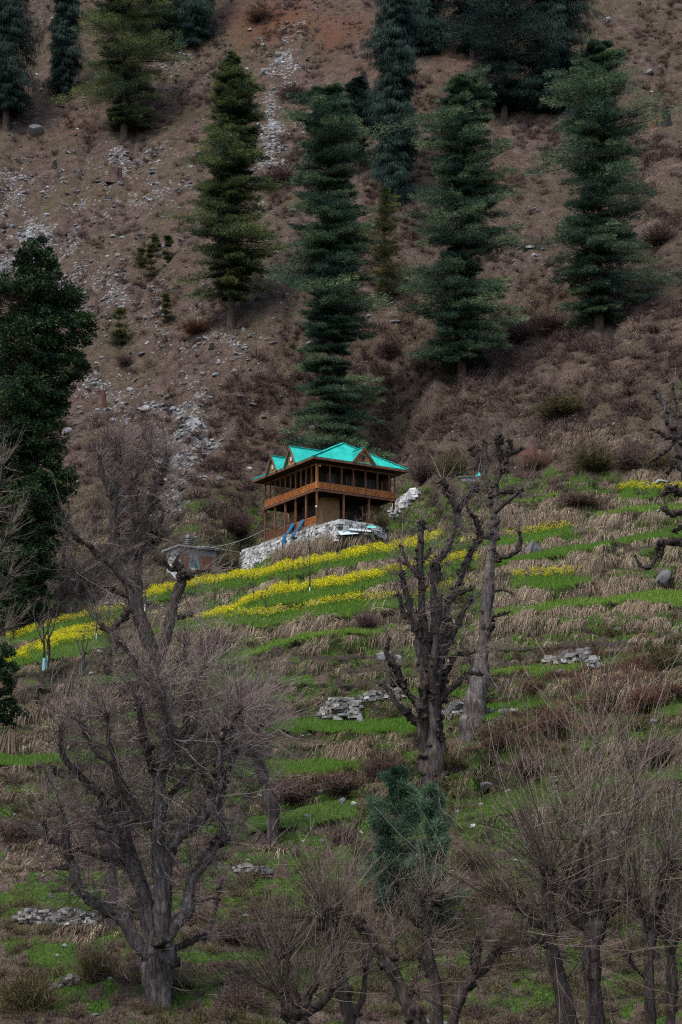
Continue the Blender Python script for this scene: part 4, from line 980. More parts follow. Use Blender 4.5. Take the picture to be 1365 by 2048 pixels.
def bare_tree(label, base, limbs, seed=0, bark=None, twig=None, tip_n=10, tip_L=70, along=6.0, along_from=.35, spread=.5, sub=3, r0=.011, group=None, cat='bare tree', name='bare_tree', knob=1.0, Yoff=0.0, depth=.28, buds=False, along_L=.7, tint=.45, wig=.09):
    """limbs: list of (points [(x, y, radius)], shoots flag): polylines measured on the photograph, spread in depth so the crown is round."""
    rg = np.random.default_rng(300 + seed)
    gp = ground_at(*base); Y = gp[1] + Yoff; k = Y / F; foot_ = P(base[0], base[1], Y); foot_[2] = min(foot_[2], gp[2]) if Yoff == 0 else foot_[2]
    o = thing(name, label, cat, foot_, 0, group)
    g, tg = Geo(), Geo(); bg_ = tg if buds else None; done = []
    for li, lim in enumerate(limbs):
        pts, fl = (lim if isinstance(lim, tuple) else (lim, 1))
        p3 = crspline(pts, 7); n_ = len(p3); ds = np.concatenate([[0], np.cumsum(np.linalg.norm(np.diff(p3[:, :2], axis=0), axis=1))])
        start = 0.0
        if done:
            al = np.concatenate(done); d2 = np.hypot(al[:, 0] - p3[0, 0], al[:, 1] - p3[0, 1]); q = np.argmin(d2); start = al[q, 2]
        sl_ = 0 if li == 0 else rg.choice([-1, 1]) * rg.uniform(.3, 1.0) * depth
        dz = start + sl_ * ds + 3 * np.sin(ds / 38 + seed + li)
        dz[0] = start
        done.append(np.column_stack([p3[:, 0], p3[:, 1], dz]))
        jit = np.stack([np.convolve(rg.normal(size=n_ + 4), np.ones(5) / 5, 'valid') for _ in range(2)], 1) * 1.7 * np.clip(p3[:, 2:3] / 6, .3, 1.3)
        jit = jit * 1.5
        w3 = P(p3[:, 0] + jit[:, 0], p3[:, 1] + jit[:, 1], Y + dz * k) - foot_
        rr = p3[:, 2] * k * (1 + .14 * (np.convolve(rg.normal(size=n_ + 4), np.ones(5) / 5, 'valid') * 1.6)).clip(.75, 1.3)
        if p3[0, 1] > base[1] - 45: w3[0] -= (w3[2] - w3[0]) * .4; w3[0, 2] -= .9
        big_ = p3[:, 2].max() > 7
        lt = float(np.clip((p3[:, 2].max() - 8.5) / 5, .06, 1)); tubes(g, w3[None], rr[None], 16 if big_ else 8, lt, True, .13 if big_ else .08)
        # gnarled bosses and stubs where the tree has been lopped
        for q in range(3, n_):
            pr = (.16 if p3[q, 2] < 10 else .035) * knob + (1.0 if q == n_ - 1 and fl else 0)
            if rg.random() < pr:
                tip = q == n_ - 1
                ns = rg.integers(5, 9) if tip else rg.integers(1, 4)
                dd_ = norm(rg.normal(size=(ns, 3)) + np.array([0, 0, .7])); ln = rr[q] * rg.uniform(.9, 1.9, ns) + .10 * rg.uniform(.4, 1, ns)
                st = np.repeat(w3[q][None], ns, 0)
                r_ = np.clip(rr[q] * rg.uniform(.4, .75, ns), .018, .16)
                tubes(g, np.stack([st, st + dd_ * (ln * .6)[:, None], st + dd_ * ln[:, None] + rg.normal(0, .02, (ns, 3))], 1), np.stack([r_ * 1.2, r_ * rg.uniform(.9, 1.3, ns), r_ * .7], 1), 6, .05, True)
                V_, T_ = ICO1; g.add(w3[q] + rg.normal(0, rr[q] * .4, 3) + V_ * (rr[q] * rg.uniform(.8, 1.25)) * np.array([1, 1, .8]) * (1 + .28 * rg.normal(size=(len(V_), 1))), T_, .05)
        if fl:
            tipd = norm(w3[-1] - w3[-4] + np.array([0, 0, .5 * np.linalg.norm(w3[-1] - w3[-4])]))
            shoots(tg, w3[-1:], tipd[None], int(tip_n * fl), tip_L * k, spread, rg, r0, tint, sub, wig, buds=bg_)
            m_ = int(along * ds[-1] / 60 * fl)
            if m_:
                q = rg.integers(int(n_ * along_from), n_, m_); ax = norm(w3[np.minimum(q + 1, n_ - 1)] - w3[np.maximum(q - 1, 0)])
                md_ = norm(ax * .4 + rg.normal(0, .9, (m_, 3)) + np.array([0, 0, .32]))
                shoots(tg, w3[q], md_, 2, tip_L * k * along_L, spread * .8, rg, r0 * .9, tint, sub, wig, buds=bg_)
    g.build('trunk', bark or BARK_D, o, True)
    if tg.n: tg.build('crown', twig or TWIG, o)
    return o

bare_tree('big many-limbed bare tree with dense purplish twigs and pale grey trunk', (318, 2012), [
  ([(318, 2018, 11), (308, 1970, 15), (303, 1900, 19), (298, 1831, 17), (280, 1765, 15), (254, 1690, 12), (246, 1643, 9), (240, 1590, 6)], 1),
  ([(333, 1992, 12), (331, 1900, 18), (326, 1831, 17), (325, 1765, 16), (318, 1690, 15), (318, 1640, 13), (322, 1560, 12), (345, 1500, 10), (332, 1420, 7), (318, 1366, 4)], 1),
  ([(336, 1872, 13), (352, 1846, 12), (366, 1832, 12), (380, 1806, 12), (381, 1775, 11), (397, 1740, 11), (415, 1709, 10), (438, 1684, 9), (447, 1668, 8), (441, 1612, 6), (455, 1550, 5), (470, 1508, 4)], 1),
  ([(326, 1765, 13), (341, 1700, 11), (358, 1674, 11), (396, 1643, 10), (420, 1618, 10), (431, 1570, 8), (441, 1530, 7), (440, 1482, 6), (461, 1444, 5), (481, 1418, 3)], 1),
  ([(300, 1915, 13), (274, 1888, 12), (246, 1836, 12), (211, 1814, 11), (178, 1795, 10), (154, 1769, 9), (145, 1732, 8), (135, 1697, 7), (135, 1655, 5), (126, 1628, 3)], 1),
  ([(250, 1672, 8), (215, 1637, 8), (200, 1590, 7), (165, 1558, 6), (127, 1512, 5), (124, 1455, 4)], 1),
  ([(298, 1656, 9), (262, 1602, 8), (236, 1552, 7), (221, 1490, 6), (215, 1432, 4)], 1),
  ([(240, 1535, 6), (205, 1512, 6), (182, 1492, 5), (166, 1444, 4)], 1),
  ([(345, 1502, 8), (368, 1481, 7), (375, 1402, 6), (389, 1356, 4), (410, 1335, 3)], 1),
  ([(352, 1496, 6), (388, 1455, 5), (399, 1410, 3)], 1),
  ([(362, 1488, 5), (396, 1478, 4), (431, 1464, 2.5)], .5),
  ([(136, 1690, 5), (112, 1684, 4), (95, 1681, 4), (90, 1650, 3)], 1),
  ([(144, 1738, 4), (114, 1735, 3)], .3),
  ([(280, 1766, 8), (262, 1740, 6), (236, 1722, 5), (205, 1716, 4), (160, 1700, 3)], 1),
  ([(322, 1570, 8), (296, 1520, 7), (286, 1460, 6), (276, 1400, 4)], 1),
  ([(300, 1640, 7), (268, 1640, 5), (232, 1662, 4), (190, 1650, 3)], 1),
  ([(330, 1912, 8), (356, 1896, 7), (392, 1880, 6), (410, 1874, 4)], .3),
  ([(425, 1600, 5), (408, 1560, 4), (400, 1530, 3)], .7),
  ([(318, 1640, 7), (345, 1590, 6), (372, 1560, 5), (392, 1530, 3)], 1),
 ], seed=1, tip_n=26, tip_L=140, along=17, along_from=.25, sub=5, r0=.0165, spread=.85, tint=.60, along_L=.8, wig=.15, bark=BARK_G)
bare_tree('upright knobbly bare tree standing before the scree and hut', (338, 1528), [
  ([(338, 1535, 13), (326, 1420, 13), (306, 1310, 13), (276, 1230, 12), (258, 1160, 11), (234, 1120, 10), (231, 1060, 9), (231, 990, 8), (237, 925, 7), (238, 888, 5)], 1),
  ([(278, 1232, 10), (277, 1140, 9), (272, 1040, 8), (271, 965, 7), (296, 920, 5), (301, 905, 3)], 1),
  ([(276, 1120, 8), (286, 1062, 8), (306, 990, 7), (324, 940, 6), (335, 914, 5)], 1),
  ([(230, 1002, 6), (214, 972, 6), (204, 940, 5), (200, 915, 4)], 1),
  ([(252, 1165, 6), (225, 1132, 6), (200, 1114, 6), (170, 1088, 5), (150, 1074, 4)], .8),
  ([(258, 1192, 6), (220, 1175, 6), (190, 1164, 5), (165, 1150, 5), (146, 1139, 4)], .8),
  ([(306, 1065, 5), (325, 1030, 4), (318, 1005, 3)], .8),
  ([(318, 1335, 10), (340, 1250, 10), (350, 1195, 10), (366, 1160, 10), (378, 1146, 9), (362, 1138, 8), (345, 1138, 5), (331, 1125, 4)], .45),
  ([(372, 1150, 4), (392, 1146, 3), (420, 1140, 2)], .4), ([(350, 1140, 5), (352, 1122, 4), (360, 1108, 3)], .4),
  ([(345, 1240, 6), (368, 1232, 6), (382, 1228, 4)], .6),
  ([(268, 1210, 6), (246, 1236, 6), (222, 1262, 5), (205, 1258, 4)], 1),
  ([(320, 1400, 7), (280, 1350, 6), (262, 1310, 5), (240, 1290, 4)], 1), ([(322, 1390, 7), (362, 1330, 6), (372, 1290, 4)], 1),
 ], seed=2, tip_n=26, tip_L=100, along=24, along_from=.20, sub=5, r0=.0185, spread=.8, tint=.6, wig=.16)
bare_tree('small leaning pollard with a fan of twigs beside the big bare tree', (545, 1684), [
  ([(546, 1690, 10), (548, 1645, 12), (542, 1600, 12), (528, 1560, 10), (518, 1530, 9), (504, 1500, 10), (497, 1488, 9)], 1),
  ([(500, 1494, 6), (488, 1450, 5), (484, 1420, 3)], 1), ([(500, 1492, 6), (512, 1470, 5), (520, 1452, 3)], 1), ([(497, 1490, 5), (470, 1496, 4), (462, 1490, 3)], .8),
 ], seed=3, tip_n=80, tip_L=135, along=30, sub=6, r0=.014, spread=.75, tint=.55)
bare_tree('gnarled multi-stemmed pollard with few twigs in the middle of the terraces', (866, 1584), [
  ([(868, 1592, 20), (866, 1561, 21), (863, 1483, 21), (861, 1420, 20), (860, 1370, 16), (866, 1327, 11), (868, 1249, 8), (867, 1171, 7), (870, 1132, 7), (893, 1101, 6), (909, 1054, 6), (917, 1022, 6)], 1),
  ([(876, 1560, 8), (882, 1500, 9), (879, 1420, 9), (880, 1350, 8), (884, 1300, 7)], 0), ([(856, 1540, 8), (846, 1480, 9), (846, 1420, 9), (850, 1360, 8)], 0), ([(866, 1500, 7), (870, 1420, 9), (866, 1360, 9), (873, 1280, 7), (880, 1230, 5), (879, 1190, 4)], .6),
  ([(855, 1430, 12), (849, 1347, 10), (844, 1288, 8), (832, 1253, 7), (818, 1210, 6), (810, 1171, 6), (804, 1150, 5)], 1),
  ([(812, 1236, 4), (803, 1210, 4), (799, 1192, 3)], .5),
  ([(860, 1400, 10), (857, 1347, 9), (847, 1249, 8), (843, 1163, 7), (843, 1093, 7), (845, 1046, 6)], .6),
  ([(840, 1155, 6), (828, 1140, 5), (816, 1128, 4), (802, 1095, 3)], .8), ([(828, 1138, 4), (806, 1126, 3), (798, 1120, 2)], .8),
  ([(917, 1024, 6), (905, 1000, 6), (892, 985, 5), (886, 962, 5)], .7), ([(917, 1020, 6), (934, 998, 6), (947, 982, 6), (952, 970, 5)], .7),
  ([(866, 1400, 10), (877, 1327, 9), (888, 1268, 7), (897, 1206, 7), (908, 1190, 6), (927, 1144, 5), (943, 1101, 5), (962, 1080, 4), (984, 1070, 3)], .8),
  ([(908, 1192, 5), (926, 1186, 4), (942, 1178, 3)], .8), ([(955, 1086, 4), (960, 1062, 5), (948, 1036, 4), (936, 1020, 3)], .6),
  ([(870, 1400, 9), (881, 1319, 8), (908, 1261, 6), (926, 1222, 6), (943, 1202, 5)], .8),
  ([(872, 1412, 7), (890, 1390, 6), (913, 1369, 5), (936, 1348, 4), (962, 1350, 3)], .6),
  ([(848, 1420, 8), (835, 1405, 7), (814, 1386, 6), (799, 1347, 6), (776, 1311, 5), (777, 1276, 3)], .5),
  ([(846, 1462, 8), (836, 1446, 7), (806, 1421, 6), (780, 1386, 5), (767, 1370, 4)], .5),
  ([(878, 1398, 7), (892, 1350, 6), (912, 1312, 5), (934, 1308, 4), (951, 1304, 3)], .7),
  ([(843, 1120, 4), (854, 1112, 4), (860, 1100, 3)], .5), ([(868, 1180, 5), (880, 1150, 4), (876, 1120, 3)], .7), ([(800, 1350, 4), (790, 1370, 4), (782, 1350, 3)], .3),
 ], seed=4, tip_n=14, tip_L=85, along=14, along_from=.4, sub=4, r0=.015, knob=2.2, spread=.75, tint=.5)
bare_tree('stout grey trunked pollard standing just uphill of the multi-stemmed one', (946, 1474), [
  ([(944, 1480, 22), (948, 1440, 23), (953, 1400, 21), (963, 1347, 18), (968, 1290, 14), (971, 1249, 12), (977, 1171, 11), (983, 1112, 9), (990, 1054, 8), (988, 1030, 8)], 0),
  ([(988, 1032, 7), (992, 1003, 7), (976, 976, 6), (970, 948, 6), (956, 918, 5), (943, 898, 4)], .6),
  ([(992, 1000, 6), (995, 956, 6), (1009, 925, 6), (1021, 909, 5), (1044, 897, 4)], .7),
  ([(1006, 932, 5), (998, 900, 5), (994, 876, 7)], 1), ([(1016, 915, 4), (1022, 895, 4), (1020, 882, 3)], .6), ([(970, 945, 4), (972, 915, 4), (968, 884, 4)], .6),
  ([(990, 1026, 6), (1009, 1007, 5), (1037, 988, 4), (1046, 980, 2)], .5), ([(996, 985, 4), (1015, 984, 4), (1030, 985, 3)], .5),
  ([(980, 1124, 5), (1000, 1116, 5), (1022, 1110, 5), (1037, 1101, 5), (1042, 1080, 4), (1040, 1064, 3)], .4),
 ([(975, 1190, 4), (1000, 1180, 3), (1024, 1186, 2)], .3), ([(972, 1240, 4), (995, 1232, 3), (1018, 1225, 2)], .3),
  ([(962, 1350, 5), (940, 1320, 4), (932, 1300, 3)], .5),
 ], seed=5, tip_n=18, tip_L=75, along=12, sub=4, r0=.014, knob=2.0, bark=BARK_G)
bare_tree('contorted dark pollard reaching in over the upper terraces', (1432, 1290), [
  ([(1432, 1300, 20), (1425, 1200, 18), (1412, 1100, 16), (1392, 1010, 13), (1366, 940, 10), (1352, 880, 8), (1336, 838, 7), (1327, 806, 5), (1309, 786, 4)], .6),
  ([(1356, 890, 6), (1364, 850, 6), (1352, 808, 4), (1345, 772, 3)], .6), ([(1348, 876, 5), (1332, 872, 4), (1312, 862, 3), (1302, 860, 2)], .4),
  ([(1380, 980, 7), (1362, 985, 6), (1340, 975, 5), (1326, 988, 4)], .5), ([(1385, 1000, 6), (1366, 1022, 6), (1345, 1030, 5), (1332, 1018, 4)], .5),
  ([(1412, 1100, 9), (1375, 1092, 9), (1335, 1084, 7), (1318, 1090, 5), (1310, 1120, 4), (1296, 1136, 4), (1280, 1130, 3), (1272, 1112, 2)], .4), ([(1312, 1118, 3), (1324, 1110, 2), (1330, 1090, 2)], .4),
  ([(1370, 945, 5), (1348, 930, 5), (1336, 945, 4)], .5), ([(1350, 882, 4), (1330, 905, 4), (1306, 918, 3), (1290, 930, 2)], .3), ([(1400, 1060, 6), (1372, 1052, 5), (1350, 1062, 4)], .4),
 ], seed=6, tip_n=14, tip_L=60, along=12, sub=3, r0=.011, knob=2.2)
G7 = 'pollards at the foot of the slope'
FG = dict(group=G7, twig=TWIG_G, bark=BARK_M, sub=4, r0=.0145, spread=.50, along=5, along_from=.5, buds=True, depth=.2, Yoff=-10, knob=1.4)
bare_tree('forked pollard with crooked side heads and long pale whips', (1140, 2150), [
  ([(1142, 2160, 19), (1136, 2048, 17), (1122, 1958, 15), (1106, 1907, 13), (1101, 1855, 12), (1097, 1804, 11), (1092, 1746, 8)], 2),
  ([(1100, 1838, 7), (1080, 1850, 7), (1062, 1843, 6), (1050, 1822, 6), (1036, 1817, 7)], 1.3), ([(1106, 1905, 8), (1094, 1888, 8), (1082, 1882, 7)], 1), ([(1095, 1815, 7), (1108, 1780, 6), (1104, 1740, 4)], 1.2),
 ], seed=11, tip_n=22, tip_L=330, **FG)
bare_tree('thickest pollard of the lower row with tall upright shoots', (1192, 2150), [
  ([(1192, 2160, 22), (1190, 2048, 19), (1186, 1960, 18), (1187, 1907, 18), (1192, 1850, 20), (1194, 1822, 22)], 1.5),
  ([(1200, 1840, 9), (1207, 1770, 7), (1208, 1690, 5), (1206, 1644, 4), (1202, 1560, 2.5), (1196, 1490, 1.5)], .6),
  ([(1215, 1830, 7), (1228, 1802, 6), (1241, 1736, 5), (1260, 1651, 3), (1270, 1570, 2)], .6), ([(1176, 1850, 8), (1160, 1780, 7), (1162, 1719, 6), (1163, 1682, 6)], .8),
  ([(1180, 1860, 9), (1150, 1840, 8), (1136, 1806, 7), (1138, 1740, 5)], .8), ([(1218, 1826, 8), (1240, 1805, 7), (1254, 1795, 6)], 1), ([(1192, 1830, 6), (1186, 1760, 4), (1180, 1690, 3), (1165, 1600, 2)], .5),
 ], seed=12, tip_n=24, tip_L=350, **FG)
bare_tree('slim dark pollard with a second head higher on its fork', (1303, 2150), [
  ([(1304, 2160, 13), (1302, 2048, 12), (1298, 1941, 11), (1304, 1859, 12), (1306, 1840, 12)], 1),
  ([(1302, 1862, 8), (1288, 1830, 7), (1272, 1800, 6)], 1.2), ([(1310, 1845, 8), (1326, 1770, 8), (1333, 1719, 8)], 1.8), ([(1300, 1960, 5), (1270, 1935, 4), (1256, 1908, 4)], .4), ([(1330, 1760, 5), (1350, 1746, 5), (1362, 1738, 4)], .8),
 ], seed=13, tip_n=22, tip_L=290, **FG)
bare_tree('narrow pollard at the very end of the lower row', (1342, 2150), [
  ([(1340, 2160, 12), (1343, 2048, 11), (1344, 1960, 10), (1346, 1873, 11)], 1.6), ([(1344, 1900, 6), (1362, 1870, 5), (1375, 1860, 4)], 1),
 ], seed=14, tip_n=22, tip_L=320, **FG)
FG['tint'] = .45
FH = dict(FG, tint=.36, sub=3, r0=.0125)
bare_tree('stubby pollard whose round head sprays budding twigs upward', (706, 2150), [
  ([(712, 2160, 15), (704, 2048, 14), (688, 1973, 13), (674, 1897, 12), (659, 1844, 12), (654, 1824, 14)], 2.2), ([(664, 1860, 6), (672, 1836, 6), (678, 1806, 5)], 1), ([(652, 1832, 6), (640, 1828, 6), (632, 1836, 4)], 1),
  ([(700, 2050, 7), (725, 1995, 6), (733, 1940, 4)], .8),
 ], seed=15, tip_n=30, tip_L=185, **FH)
bare_tree('crooked leaning pollard stem below the bluish pines', (848, 2150), [
  ([(860, 2160, 15), (838, 2048, 14), (810, 1996, 12), (793, 1956, 12), (776, 1925, 11), (758, 1900, 8), (736, 1864, 8), (714, 1848, 10)], 1.4), ([(812, 2000, 6), (826, 1980, 5), (834, 1984, 4)], .5), ([(776, 1928, 6), (788, 1910, 5), (790, 1890, 4)], 1),
 ], seed=16, tip_n=18, tip_L=150, **FH)
bare_tree('straight pollard with flat twiggy head in front of the bluish pines', (876, 2150), [
  ([(876, 2160, 13), (875, 2048, 12), (869, 1963, 11), (856, 1897, 10), (853, 1830, 10), (856, 1800, 15)], 2.4), ([(868, 1966, 6), (852, 1935, 6), (842, 1915, 5)], .8), ([(854, 1850, 7), (838, 1850, 6), (830, 1842, 5)], 1), ([(858, 1810, 7), (874, 1796, 6), (884, 1790, 4)], 1),
 ], seed=17, tip_n=18, tip_L=120, **FH)
bare_tree('slanting forked pollard between the two twiggy groups', (890, 2150), [
  ([(893, 2160, 12), (908, 2040, 11), (922, 1996, 10), (935, 1970, 10), (954, 1947, 9), (955, 1916, 8), (958, 1890, 8)], 1.5), ([(954, 1950, 8), (974, 1932, 7), (988, 1912, 8), (1002, 1905, 9)], 2.0),
 ], seed=18, tip_n=22, tip_L=150, **FH)
bare_tree('lowest broad pollard head with whips sweeping sideways', (606, 2170), [
  ([(612, 2180, 18), (604, 2060, 18), (594, 2022, 20)], 2.5), ([(598, 2030, 8), (620, 1990, 7), (630, 1972, 6)], 1), ([(590, 2024, 8), (575, 1996, 7), (560, 1990, 6)], 1.2), ([(604, 2030, 8), (650, 2000, 7), (662, 1982, 5)], .8),
  ([(580, 2000, 5), (576, 1940, 5), (574, 1905, 7)], .9), ([(566, 1992, 4), (558, 1930, 4), (552, 1915, 5)], .9),
 ], seed=19, tip_n=26, tip_L=200, **FH)
bare_tree('pale twiggy tree leaning in across the dark oak', (-75, 1330), [
  ([(-75, 1340, 12), (-66, 1200, 10), (-50, 1100, 8), (-34, 1010, 6), (-22, 930, 4)], 1), ([(-62, 1180, 6), (-30, 1130, 5), (0, 1100, 3), (24, 1050, 2)], 1), ([(-68, 1260, 6), (-30, 1240, 5), (0, 1200, 3), (20, 1150, 2)], 1), ([(-40, 1060, 5), (-10, 1000, 4), (6, 930, 2)], 1), ([(-66, 1290, 5), (-20, 1275, 4), (10, 1260, 2)], 1),
 ], seed=20, twig=TWIG_G, tip_n=18, tip_L=85, along=16, sub=4, r0=.012, spread=.45, Yoff=-20, tint=.6)
bare_tree('grey trunk of a pollard in the shade behind the big bare tree', (224, 1852), [
  ([(224, 1858, 12), (224, 1790, 11), (222, 1730, 10), (216, 1690, 8), (222, 1650, 6)], 1), ([(218, 1700, 6), (196, 1668, 5), (180, 1640, 3)], 1), ([(222, 1710, 6), (244, 1672, 5), (252, 1640, 3)], 1)],
 seed=21, tip_n=16, tip_L=80, along=14, bark=BARK_G)
bare_tree('small dark snag with stubby twigs beside the green slope', (425, 1868), [
  ([(424, 1872, 4), (428, 1830, 4), (434, 1800, 4), (437, 1778, 4)], .6), ([(434, 1798, 3), (420, 1796, 3), (400, 1802, 2.5), (384, 1800, 2)], .3), ([(436, 1780, 2), (446, 1760, 2)], .5)], seed=22, tip_n=6, tip_L=50, along=4)
PAINT_B = m_noise('blue_trunk_paint', [(.3, (.12, .30, .32)), (.7, (.24, .44, .46))], 6, .8)
PAINT_W = m_noise('white_trunk_paint', [(.3, (.40, .42, .42)), (.7, (.58, .6, .6))], 6, .8)
def sapling(label, x, y, hgt, paint, ph, group, seed, r_=2.0):
    o = bare_tree(label, (x, y), [([(x, y + 3, r_), (x + 1, y - hgt * .35, r_ * .8), (x - 1, y - hgt * .7, r_ * .5), (x + 2, y - hgt, r_ * .25)], 1), ([(x, y - hgt * .45, r_ * .5), (x + hgt * .1, y - hgt * .7, r_ * .4), (x + hgt * .14, y - hgt * .9, r_ * .2)], .8), ([(x, y - hgt * .4, r_ * .5), (x - hgt * .1, y - hgt * .62, r_ * .4), (x - hgt * .16, y - hgt * .85, r_ * .2)], .8)],
                  seed=seed, tip_n=4, tip_L=hgt * .3, along=4, sub=2, r0=.009, tint=.7, bark=BARK_G, knob=.1, group=group, cat='sapling', name='bare_sapling', depth=.15)
    k = ground_at(x, y)[1] / F; g = Geo(); n_ = 4
    tubes(g, np.stack([np.linspace(0, .3 * k, n_), np.zeros(n_), np.linspace(-.1, ph * k, n_)], -1)[None], np.full((1, n_), r_ * 1.12 * k), 8); g.build('trunk_paint', paint, o)
    return o
GS = 'saplings with painted trunks on the terraces'
for k, (x, y, hg, lab) in enumerate([(88, 1338, 130, 'forked bare sapling with blue painted base beside the lowest mustard patch'), (97, 1330, 110, 'second blue painted stem close against the forked sapling'), (167, 1342, 70, 'short blue painted sapling alone below the mustard patch')]):
    sapling(lab, x, y, hg, PAINT_B, 24 if k < 2 else 30, GS, 40 + k, 3.0)
for k, (x, y, hg, lab) in enumerate([(430, 1212, 60, 'sapling with whitewashed foot at the low end of the upper mustard strip'), (507, 1208, 62, 'thin sapling with white foot where two mustard strips meet'), (532, 1228, 50, 'small sapling standing on the bank between two mustard strips'), (577, 1188, 74, 'thin grey sapling on the bank under the upper mustard strip'), (620, 1188, 92, 'tallest whitewashed sapling on the middle mustard strip'), (607, 1178, 60, 'short sapling next to the tallest whitewashed one'), (618, 1112, 56, 'sapling on the straw bank under the retaining wall'), (655, 1168, 52, 'spindly sapling past the tallest whitewashed one'), (724, 1112, 80, 'thin bare sapling beneath the metal sheets'), (700, 1098, 40, 'little bare sapling on the straw bank beneath the house corner'), (193, 1280, 60, 'pale sapling at the end of the low mustard patch'), (290, 1220, 70, 'faint sapling behind the upright knobbly tree')]):
    sapling(lab, x, y, hg, PAINT_W, 14, GS, 60 + k, 1.15)
# ------------------------------------------------------------------ what grows and lies on the ground
GRASS_M = m_tint('young_wheat_blades', [(0, (.026, .060, .009)), (.4, (.056, .125, .015)), (.75, (.105, .195, .025)), (1, (.18, .26, .045))], .6, .3)
MEADOW_M = m_tint('meadow_blades', [(0, (.018, .034, .008)), (.45, (.042, .082, .014)), (.8, (.085, .140, .026)), (1, (.16, .19, .06))], .7, .25)
STRAW_M = m_tint('dry_straw', [(0, (.032, .024, .016)), (.35, (.090, .068, .046)), (.7, (.190, .150, .102)), (1, (.36, .30, .215))], .8, .2)
SLOPE_M = m_tint('slope_grass_blades', [(0, (.024, .017, .015)), (.35, (.056, .040, .034)), (.6, (.092, .068, .054)), (.8, (.092, .080, .045)), (1, (.18, .145, .105))], .85, .15)
SCRUB_M = m_tint('bare_scrub_twigs', [(0, (.020, .013, .013)), (.4, (.062, .040, .035)), (.75, (.125, .084, .071)), (1, (.20, .145, .12))], .85)
RED_M = m_tint('reddish_scrub_twigs', [(0, (.036, .018, .013)), (.5, (.098, .052, .036)), (1, (.19, .11, .075))], .85)
OLIVE_M = m_tint('olive_bush_twigs', [(0, (.020, .018, .009)), (.5, (.065, .056, .024)), (1, (.14, .12, .055))], .85)
FLOWER_M = m_tint('mustard_flowers', [(0, (.26, .28, .012)), (.45, (.52, .47, .010)), (1, (.74, .65, .03))], .6, .25)
ROCK_M = m_tint('grey_white_rock', [(0, (.06, .059, .060)), (.45, (.12, .122, .126)), (.8, (.22, .23, .235)), (1, (.42, .43, .435))], .9, 0, 3.0, .35)
UP = np.array([0, 0, 1.0])
bank = terr_zone * (1 - treads)
def blades(n, w, L, wd, lean, droop, segs, tint, tsd, keep=None, per=1, spread=.08):
    """n clumps of blades over weight map w."""
    x, y, p = scatter(n, w)
    if per > 1:
        p = np.repeat(p, per, 0); p = p + np.concatenate([rng.normal(0, spread, (len(p), 2)), np.zeros((len(p), 1))], 1)
        tb = np.repeat(rng.normal(tint, tsd, n), per)
    else: tb = rng.normal(tint, tsd, n)
    m_ = len(p); p[:, 2] -= .05
    d = UP + rand_az(m_) * rng.uniform(0, lean, m_)[:, None]
    return p, d, norm(np.cross(d, rng.normal(size=(m_, 3)))), rng.uniform(.6, 1.3, m_) * L, wd * rng.uniform(.7, 1.3, m_), droop, segs, np.clip(tb + rng.normal(0, .08, m_), 0, 1)
dist_w = (Dp / 100.0)                       # nearer ground needs finer blades
g = Geo()
ribbons(g, *blades(105000, M['wheat'] * sst(1290, 1240, Yp) , .34, .045, .35, .15, 2, .58, .14))
ribbons(g, *blades(60000, M['wheat'] * sst(1290, 1340, Yp), .30, .034, .35, .15, 2, .55, .14))
ribbons(g, *blades(26000, M['pale'], .38, .045, .5, .25, 2, .80, .12))
tag(g.build('field_grass', GRASS_M), 'bright green young wheat growing on the terrace strips', 'grass', kind='stuff')
g2 = Geo(); ribbons(g2, *blades(30000, M['must'], .55, .05, .45, .2, 2, .66, .14)); tag(g2.build('mustard_leaves', GRASS_M), 'leafy green growth of the mustard crop', 'crop', kind='stuff')
# mustard: green stems below, small four-petal flower heads above
x, y, p = scatter(34000, M['must']); n_ = len(p)
hgt = rng.uniform(.25, .8, n_) * (.7 + .6 * fbm(x / 14, y / 8, 2, 99)); d = norm(UP + rand_az(n_) * rng.uniform(0, .2, n_)[:, None])
g = Geo(); ribbons(g, p.copy(), d, rand_az(n_), hgt, .035, .0, 1, np.clip(rng.normal(.55, .12, n_), 0, 1)); tag(g.build('mustard_stems', GRASS_M), 'green stems of the flowering mustard crop', 'crop', kind='stuff')
tip = p + d * hgt[:, None]; g = Geo()
for q in range(3):
    c_ = tip + rng.normal(0, .07, (n_, 3)); s_ = rng.uniform(.020, .050, n_)
    a = norm(rng.normal(size=(n_, 3)) + UP * .6); b1 = norm(np.cross(a, rng.normal(size=(n_, 3)))); b2 = np.cross(a, b1)
    V = np.stack([c_ - b1 * s_[:, None], c_ - b2 * s_[:, None] * .8 + a * .02, c_ + b1 * s_[:, None], c_ + b2 * s_[:, None] * .8 + a * .02], 1)
    T = np.array([(0, 1, 2), (0, 2, 3)])[None] + (np.arange(n_) * 4)[:, None, None]
    g.add(V.reshape(-1, 3), T.reshape(-1, 3), np.repeat(rng.uniform(0, 1, n_), 4))
tag(g.build('mustard_flowers', FLOWER_M), 'yellow mustard flowers in strips along the terraces', 'flowers', kind='stuff')
g = Geo()
ribbons(g, *blades(42000, M['meadow'] * sst(1250, 1450, Yp), .20, .030, .9, .3, 2, .5, .2, per=3, spread=.12))
ribbons(g, *blades(40000, M['green'] * (1 - M['wheat']) * sst(1560, 1460, Yp), .26, .045, .8, .3, 2, .6, .18, per=3, spread=.15))
ribbons(g, *blades(26000, bank * sst(.56, .44, tuss) * sst(1720, 1600, Yp), .30, .045, .9, .5, 2, .30, .18, per=3, spread=.16))
tag(g.build('meadow_grass', MEADOW_M), 'short green meadow grass on the gentler slopes', 'grass', kind='stuff')
